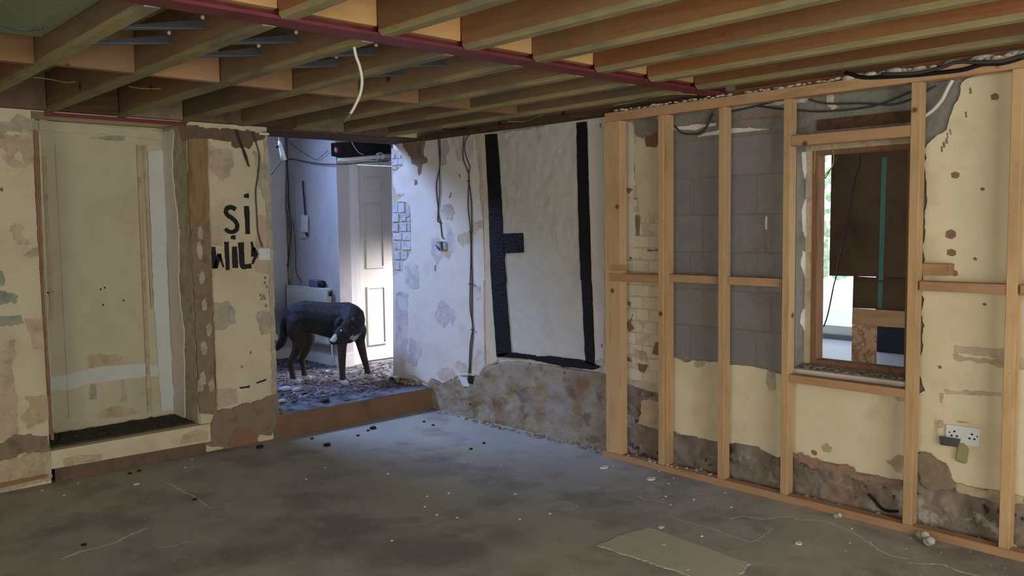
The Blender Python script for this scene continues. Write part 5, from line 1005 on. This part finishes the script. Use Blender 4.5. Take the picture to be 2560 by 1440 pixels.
prism('box_cover', [(-0.026,-0.218,1.372),(-0.026,-0.252,1.37),(-0.026,-0.255,1.313),(-0.026,-0.221,1.312)], NX, 0.0015, grey_plaster, bx)
MB().tube([(-0.03,-0.103,1.381),(-0.03,-0.153,1.38),(-0.03,-0.196,1.377)], 0.003, 5).build('wire_end', cable_white, bx, True)
MB().tube([(-0.03,-0.127,1.348),(-0.03,-0.151,1.326),(-0.03,-0.175,1.307)], 0.005, 6).build('wire_end', cable_dark, bx, True)
lb = thing('socket_plate', 'tilted white socket plate at the foot of the cable run by the step', 'socket', (-0.03,-0.45,0.282))
MB().hexa([(-0.02,-0.358,0.313),(-0.02,-0.466,0.31),(-0.02,-0.512,0.241),(-0.02,-0.424,0.235)], [(-0.03,-0.37,0.316),(-0.03,-0.478,0.313),(-0.03,-0.524,0.244),(-0.03,-0.436,0.238)]).build('plate', plastic_white, lb)
box('back_box', (-0.03, -0.56, 0.27), (-0.005, -0.50, 0.33), plastic_black, lb)
XC = -0.022
cable('cable', [(-0.022,-0.174,2.204),(-0.022,-0.184,2.085),(-0.022,-0.188,1.971),(-0.022,-0.141,1.85),(-0.022,-0.14,1.744),(-0.022,-0.155,1.638),(-0.022,-0.147,1.54),(-0.022,-0.18,1.526),(-0.022,-0.198,1.424),(-0.022,-0.219,1.398)], 0.0045, cable_dark, 'left strand of the paired cables ending at the back box')
cable('cable', [(-0.024,-0.198,2.202),(-0.024,-0.201,2.075),(-0.024,-0.189,1.945),(-0.024,-0.185,1.813),(-0.024,-0.174,1.708),(-0.024,-0.156,1.602),(-0.024,-0.19,1.522)], 0.0045, cable_dark, 'right strand of the paired cables above the back box')
cable('cable', [(-0.024,-0.501,2.197),(-0.024,-0.484,2.097),(-0.024,-0.488,2.004),(-0.024,-0.545,1.899),(-0.024,-0.546,1.832),(-0.024,-0.531,1.646),(-0.024,-0.553,1.475),(-0.024,-0.555,1.288),(-0.024,-0.542,1.081),(-0.024,-0.54,1.049),(-0.024,-0.534,0.859),(-0.024,-0.56,0.718),(-0.024,-0.526,0.571),(-0.024,-0.508,0.348)], 0.005, cable_dark, 'left strand of the long cable pair beside the framed panel')
cable('cable', [(-0.022,-0.59,2.2),(-0.022,-0.537,2.177),(-0.022,-0.503,2.121),(-0.022,-0.513,2.036),(-0.022,-0.557,1.949),(-0.022,-0.544,1.865),(-0.022,-0.57,1.678),(-0.022,-0.567,1.458),(-0.022,-0.559,1.288),(-0.022,-0.562,1.082),(-0.022,-0.559,1.049),(-0.022,-0.553,0.812),(-0.022,-0.559,0.67),(-0.022,-0.538,0.534),(-0.022,-0.518,0.349)], 0.005, cable_dark, 'right strand of the long cable pair beside the framed panel')
for pts in ([(-0.03,-0.537,1.84),(-0.03,-0.566,1.837)], [(-0.03,-0.546,1.454),(-0.03,-0.586,1.454)], [(-0.03,-0.532,1.051),(-0.03,-0.583,1.053)], [(-0.03,-0.544,0.698),(-0.03,-0.581,0.699)]):
    MB().tube(pts, 0.005, 6).build('cable_clip', cable_dark, wall_right)
cable('cable', [(-1.634,-0.02,2.174),(-1.609,-0.02,2.086),(-1.573,-0.02,2.015),(-1.555,-0.02,1.934)], 0.006, cable_dark, 'short pair of cut cables hanging over the brown plaster above the lettering')
cable('cable', [(-1.627,-0.025,2.156),(-1.598,-0.025,2.059),(-1.581,-0.025,1.996),(-1.55,-0.025,1.925)], 0.004, cable_black, 'thinner cut cable end curling beside the short pair above the lettering')
cable('cable', [(-1.514,-0.02,2.163),(-1.492,-0.02,2.092),(-1.471,-0.02,2.002),(-1.486,-0.02,1.873),(-1.507,-0.02,1.762),(-1.506,-0.02,1.615),(-1.504,-0.02,1.495),(-1.489,-0.02,1.421),(-1.473,-0.02,1.372)], 0.004, cable_dark, 'long thin cable down the wall edge to the blank plate')
hc_ = thing('hanging_cable', 'white cable hanging free from the ceiling joists near the red beam', 'cable', (-2.4, -2.7, 2.2))
MB().tube(smooth_path([(-2.367,-2.65,2.212),(-2.358,-2.65,2.167),(-2.343,-2.65,2.131),(-2.333,-2.65,2.076),(-2.344,-2.65,2.022),(-2.372,-2.65,1.969),(-2.391,-2.65,1.942)], 6), 0.006, 8).build('sheath', cable_white, hc_, True)
for q in ([(-2.391,-2.65,1.942),(-2.406,-2.65,1.929),(-2.419,-2.65,1.907)], [(-2.391,-2.65,1.942),(-2.395,-2.65,1.927),(-2.403,-2.65,1.914)], [(-2.397,-2.66,1.941),(-2.416,-2.66,1.918),(-2.419,-2.66,1.915)]):
    MB().tube(q, 0.0025, 5).build('bare_wire', steel_grey, hc_)
cable('cable', [(-0.155,-3.568,2.219),(-0.155,-3.649,2.186),(-0.155,-3.746,2.173),(-0.155,-3.9,2.161),(-0.155,-3.989,2.158),(-0.155,-4.102,2.156),(-0.155,-4.183,2.168),(-0.155,-4.263,2.162),(-0.155,-4.344,2.175)], 0.010, cable_black, 'thick black cable lying along the top plate')
cable('cable', [(-0.16,-3.748,2.187),(-0.16,-3.902,2.169),(-0.16,-4.019,2.179),(-0.16,-4.081,2.193),(-0.16,-4.158,2.18),(-0.16,-4.264,2.169),(-0.16,-4.345,2.182),(-0.16,-4.414,2.188)], 0.008, cable_dark, 'grey cable twisting above the thick black one on the top plate')
cable('cable', [(-0.05,-2.445,2.1),(-0.05,-2.489,2.061),(-0.05,-2.531,2.026),(-0.05,-2.595,2.014),(-0.05,-2.657,2.015),(-0.05,-2.698,2.045),(-0.05,-2.728,2.102),(-0.05,-2.738,2.122)], 0.006, cable_dark, 'grey cable drooping in a loop behind the second stud bay')
cable('cable', [(-0.04,-2.839,2.115),(-0.04,-3.008,2.13),(-0.04,-3.121,2.142)], 0.005, cable_dark, 'grey cable rising behind the third stud to the top plate')
cable('cable', [(-0.035,-3.021,2.129),(-0.035,-3.158,2.099),(-0.035,-3.274,2.078),(-0.035,-3.385,2.061),(-0.035,-3.562,2.054),(-0.035,-3.696,2.065),(-0.035,-3.823,2.102),(-0.035,-3.903,2.118)], 0.005, cable_dark, 'grey cable swagged low across the lintel over the window')
cable('cable', [(-0.045,-3.323,2.129),(-0.045,-3.39,2.104),(-0.045,-3.462,2.091),(-0.045,-3.634,2.073),(-0.045,-3.739,2.055),(-0.045,-3.828,2.066),(-0.045,-3.949,2.117)], 0.005, cable_dark, 'grey cable swagged high across the lintel over the window')
cable('conduit', [(-0.05,-4.025,2.134),(-0.05,-4.006,2.1),(-0.05,-3.982,2.051),(-0.05,-3.945,2.009),(-0.05,-3.906,1.983)], 0.010, cable_white, 'white conduit curving down from the top plate beside the window stud', cat='conduit')
for i, pts in enumerate(([(-0.03,-3.359,1.92),(-0.03,-3.352,1.882),(-0.03,-3.351,1.822),(-0.03,-3.347,1.748)], [(-0.04,-3.444,1.911),(-0.04,-3.453,1.859),(-0.04,-3.459,1.815),(-0.04,-3.448,1.771),(-0.04,-3.418,1.736),(-0.04,-3.405,1.7)], [(-0.035,-3.479,1.843),(-0.035,-3.465,1.8),(-0.035,-3.442,1.765),(-0.035,-3.412,1.715)], [(-0.03,-3.632,1.903),(-0.03,-3.661,1.892),(-0.03,-3.689,1.893),(-0.03,-3.703,1.9)])):
    cable('wire', pts, 0.0028, cable_yellow if i != 2 else cable_dark, ['yellowish wire hanging straight at the top left window corner', 'yellow green wire with a bend hanging into the window opening', 'dark wire curling behind the yellow green one at the window', 'thin wire lying along the top of the window head'][i], cat='wire')
cable('cable', [(-0.05,-3.671,0.116),(-0.05,-3.699,0.093),(-0.05,-3.734,0.061),(-0.05,-3.755,0.053),(-0.05,-3.78,0.052),(-0.05,-3.821,0.063)], 0.007, cable_black, 'black cable end poking from the rubble below the window')
cable('cable', [(-3.4,-1.76,2.3),(-3.351,-1.744,2.3),(-3.309,-1.72,2.3),(-3.272,-1.745,2.3),(-3.251,-1.812,2.3)], 0.010, steel_grey, 'blue grey pipe sagging between the joists at the top left corner')
cable('wire', [(-3.047,-0.825,2.26),(-2.992,-0.82,2.26),(-2.951,-0.803,2.26),(-2.891,-0.764,2.26),(-2.852,-0.805,2.26)], 0.003, cable_yellow, 'yellow wire between the joists over the blocked doorway')
cable('wire', [(-2.601,-0.843,2.26),(-2.547,-0.803,2.26),(-2.495,-0.815,2.26),(-2.44,-0.858,2.26)], 0.003, cable_yellow, 'yellow wire end between joists right of the blocked doorway')
cable('wire', [(-0.325,-2.237,2.197),(-0.332,-2.422,2.197),(-0.409,-2.609,2.197),(-0.382,-2.73,2.197),(-0.267,-2.786,2.197)], 0.003, cable_yellow, 'green and yellow wire running under the joists past the beam end')
cable('wire', [(-0.329,-2.404,2.195),(-0.201,-2.373,2.195),(-0.068,-2.371,2.195),(-0.078,-2.466,2.195),(-0.157,-2.608,2.195)], 0.003, cable_black, 'black wire drooping under the joists by the stud top plate')
cable('cable', [(-0.417,-0.743,2.19),(-0.336,-0.718,2.19),(-0.332,-0.805,2.19),(-0.312,-0.87,2.19)], 0.005, cable_black, 'black cable scrap under the joists near the hall corner')
cable('wire', [(-0.335,-1.332,2.19),(-0.262,-1.386,2.19),(-0.286,-1.501,2.19),(-0.397,-1.712,2.19)], 0.003, cable_yellow, 'thin brown wire looping under the joists above the framed panel')

# ---------------------------------------------------------------- floor marks and debris
prism('repair_patch', [(-1.313,-2.966,0),(-1.119,-2.963,0),(-0.957,-2.993,0),(-0.979,-3.301,0),(-0.999,-3.574,0),(-1.14,-3.612,0),(-1.278,-3.642,0),(-1.3,-3.335,0)], (0, 0, 1), 0.0006, patch_mat, fl, 0.006, 0.03)
for pts, w in (([(-0.572,-3.201,0),(-0.484,-3.227,0),(-0.459,-3.315,0),(-0.335,-3.389,0),(-0.338,-3.456,0),(-0.277,-3.531,0),(-0.28,-3.595,0),(-0.316,-3.714,0),(-0.387,-3.823,0),(-0.455,-3.909,0),(-0.475,-3.971,0),(-0.459,-4.034,0)], 0.012), ([(-0.502,-4.06,0),(-0.454,-4.117,0),(-0.423,-4.164,0),(-0.44,-4.251,0),(-0.436,-4.312,0),(-0.444,-4.443,0)], 0.014),
               ([(-0.755,-2.953,0),(-0.761,-3.08,0),(-0.754,-3.216,0),(-0.766,-3.336,0),(-0.766,-3.444,0),(-0.666,-3.437,0),(-0.561,-3.429,0)], 0.009), ([(-0.605,-2.652,0),(-0.629,-2.699,0),(-0.599,-2.824,0)], 0.010), ([(-2.385,-0.419,0),(-2.372,-0.571,0),(-2.372,-0.808,0),(-2.367,-0.962,0),(-2.376,-1.141,0),(-2.231,-1.147,0)], 0.012),
               ([(-2.805,-1.507,0),(-2.743,-1.541,0),(-2.664,-1.535,0)], 0.014), ([(-3.176,-1.34,0),(-3.08,-1.302,0),(-2.938,-1.303,0),(-2.846,-1.248,0),(-2.735,-1.205,0)], 0.03)):
    q = smooth_path(pts, 6)
    for p in q: p.x += rnd.uniform(-0.006, 0.006); p.y += rnd.uniform(-0.006, 0.006)
    ribbon('crack', q, w, 0.0009, crack_mat, fl)
chips = [(-0.337,-2.16,0),(-0.319,-2.51,0),(-0.124,-2.126,0),(-0.912,-3.027,0),(-0.635,-3.61,0),(-0.32,-2.634,0),(-0.516,-2.762,0),(-0.216,-2.593,0),(-0.453,-2.901,0),(-0.608,-2.861,0),(-0.418,-3.111,0),(-0.282,-3.698,0),(-0.462,-3.773,0),(-0.207,-1.362,0),(-1.328,-2.45,0),(-1.16,-2.502,0),(-1.07,-2.14,0),(-1.249,-3.425,0),(-1.094,-3.178,0),(-0.873,-3.239,0),(-0.163,-2.447,0),(-0.234,-2.954,0),(-2.517,-0.407,0),(-2.888,-0.324,0),(-2.065,-0.11,0),(-1.347,-1.306,0),(-1.321,-1.865,0),(-1.585,-2.095,0),(-1.539,-2.204,0),(-1.758,-1.047,0),(-1.44,-1.819,0),(-1.553,-1.95,0),(-1.96,-2.229,0),(-0.746,-1.667,0),(-0.863,-1.445,0),(-1.768,-0.011,0),(-1.552,-0.915,0),(-2.177,-0.274,0),(-2.762,-0.136,0),(-2.955,-0.138,0)]
big = {0: 0.036, 1: 0.034, 2: 0.028, 3: 0.020, 4: 0.022, 22: 0.020}
lab0 = {0: 'largest white plaster flake on the floor in front of the first studs', 1: 'long white plaster flake on the floor between the first and second stud', 2: 'white flake touching the bottom plate near its far end', 3: 'white chip on the floor just above the pale screed patch', 4: 'white chip on the floor right of the pale screed patch', 22: 'round white chip on the floor in front of the ledge'}
for i, q in enumerate(chips):
    s = big.get(i, rnd.uniform(0.005, 0.010)); n = 6; a0 = rnd.uniform(0, 6)
    pts = [(q[0]+s*rnd.uniform(0.7, 1.1)*math.cos(a0+k*6.283/n), q[1]+s*rnd.uniform(0.5, 0.9)*math.sin(a0+k*6.283/n)) for k in range(n)]
    o = MB().hexa([(x, y, 0.0006) for x, y in pts], [(x+rnd.uniform(-.003, .003), y+rnd.uniform(-.003, .003), 0.003+s*0.12+rnd.uniform(0, 0.002)) for x, y in pts]).build('plaster_chip', chip_mat)
    tag(o, lab0.get(i, 'tiny white plaster chip lying on the grey concrete floor'), 'plaster chip', None if i in lab0 else 'tiny plaster chips on the floor')
lumps = [(-1.618,-0.167,0),(-1.266,-0.456,0),(-0.771,-0.275,0),(-0.831,-0.3,0),(-0.394,-0.515,0),(-0.631,-1.239,0),(-2.471,-0.156,0),(-2.411,-0.139,0),(-2.387,-0.942,0),(-3.042,-1.228,0),(-0.371,-0.372,0),(-1.242,-0.208,0),(-0.471,-1.189,0),(-0.965,-0.373,0)]
lab1 = {0: 'black clod on the floor at the left wall foot', 1: 'black clod on the floor in front of the step', 2: 'blackish clump on the floor close under the step'}
for i, q in enumerate(lumps):
    s = 0.022 if i in (0, 1, 2) else 0.011
    o = MB().ball((q[0], q[1], s*0.4), s, 7, 5, (1.3, 0.9, 0.6)).build('debris_lump', dark_lump, None, True)
    tag(o, lab1.get(i, 'small black crumb lying on the grey concrete floor'), 'debris', None if i in lab1 else 'black crumbs on the floor')
cr = MB()
for i in range(100):
    if rnd.random() < 0.5: x, y = rnd.uniform(-3.2, -0.2), rnd.uniform(-4.6, -0.1)
    else: x, y = -0.16-abs(rnd.gauss(0, 0.25)), rnd.uniform(-4.6, -1.4)
    cr.ball((x, y, 0.001), rnd.uniform(0.0015, 0.0035), 5, 3, (1, 1, 0.7))
o = cr.build('plaster_crumbs', chip_mat, None, True); o['kind'] = 'stuff'; tag(o, 'fine white plaster crumbs sprinkled over the concrete floor', 'debris')
cr = MB()
for i in range(110):
    cr.ball((rnd.uniform(-0.12, -0.02), rnd.uniform(-2.0, -0.05), 0.004), rnd.uniform(0.004, 0.016), 5, 3, (1, 1.2, 0.7))
o = cr.build('plaster_rubble', rubble_tan, None, True); o['kind'] = 'stuff'; tag(o, 'tan plaster rubble along the foot of the right wall', 'debris')
bp = MB().hexa([(0.099,0.106,0),(0.073,-0.176,0),(0.03,-0.293,0),(-0.004,-0.309,0),(0.022,-0.122,0),(0.066,0.055,0)], [(0.09,0.093,0.012),(0.062,-0.19,0.012),(0.02,-0.306,0.012),(-0.014,-0.323,0.012),(0.011,-0.136,0.012),(0.056,0.042,0.012)]).build('membrane_strip', mat('blue_membrane', ['39496b', '45567a'], 6, rough=0.5, bump=0.1))
tag(bp, 'blue plastic membrane strip at the wall foot right of the step', 'plastic strip')
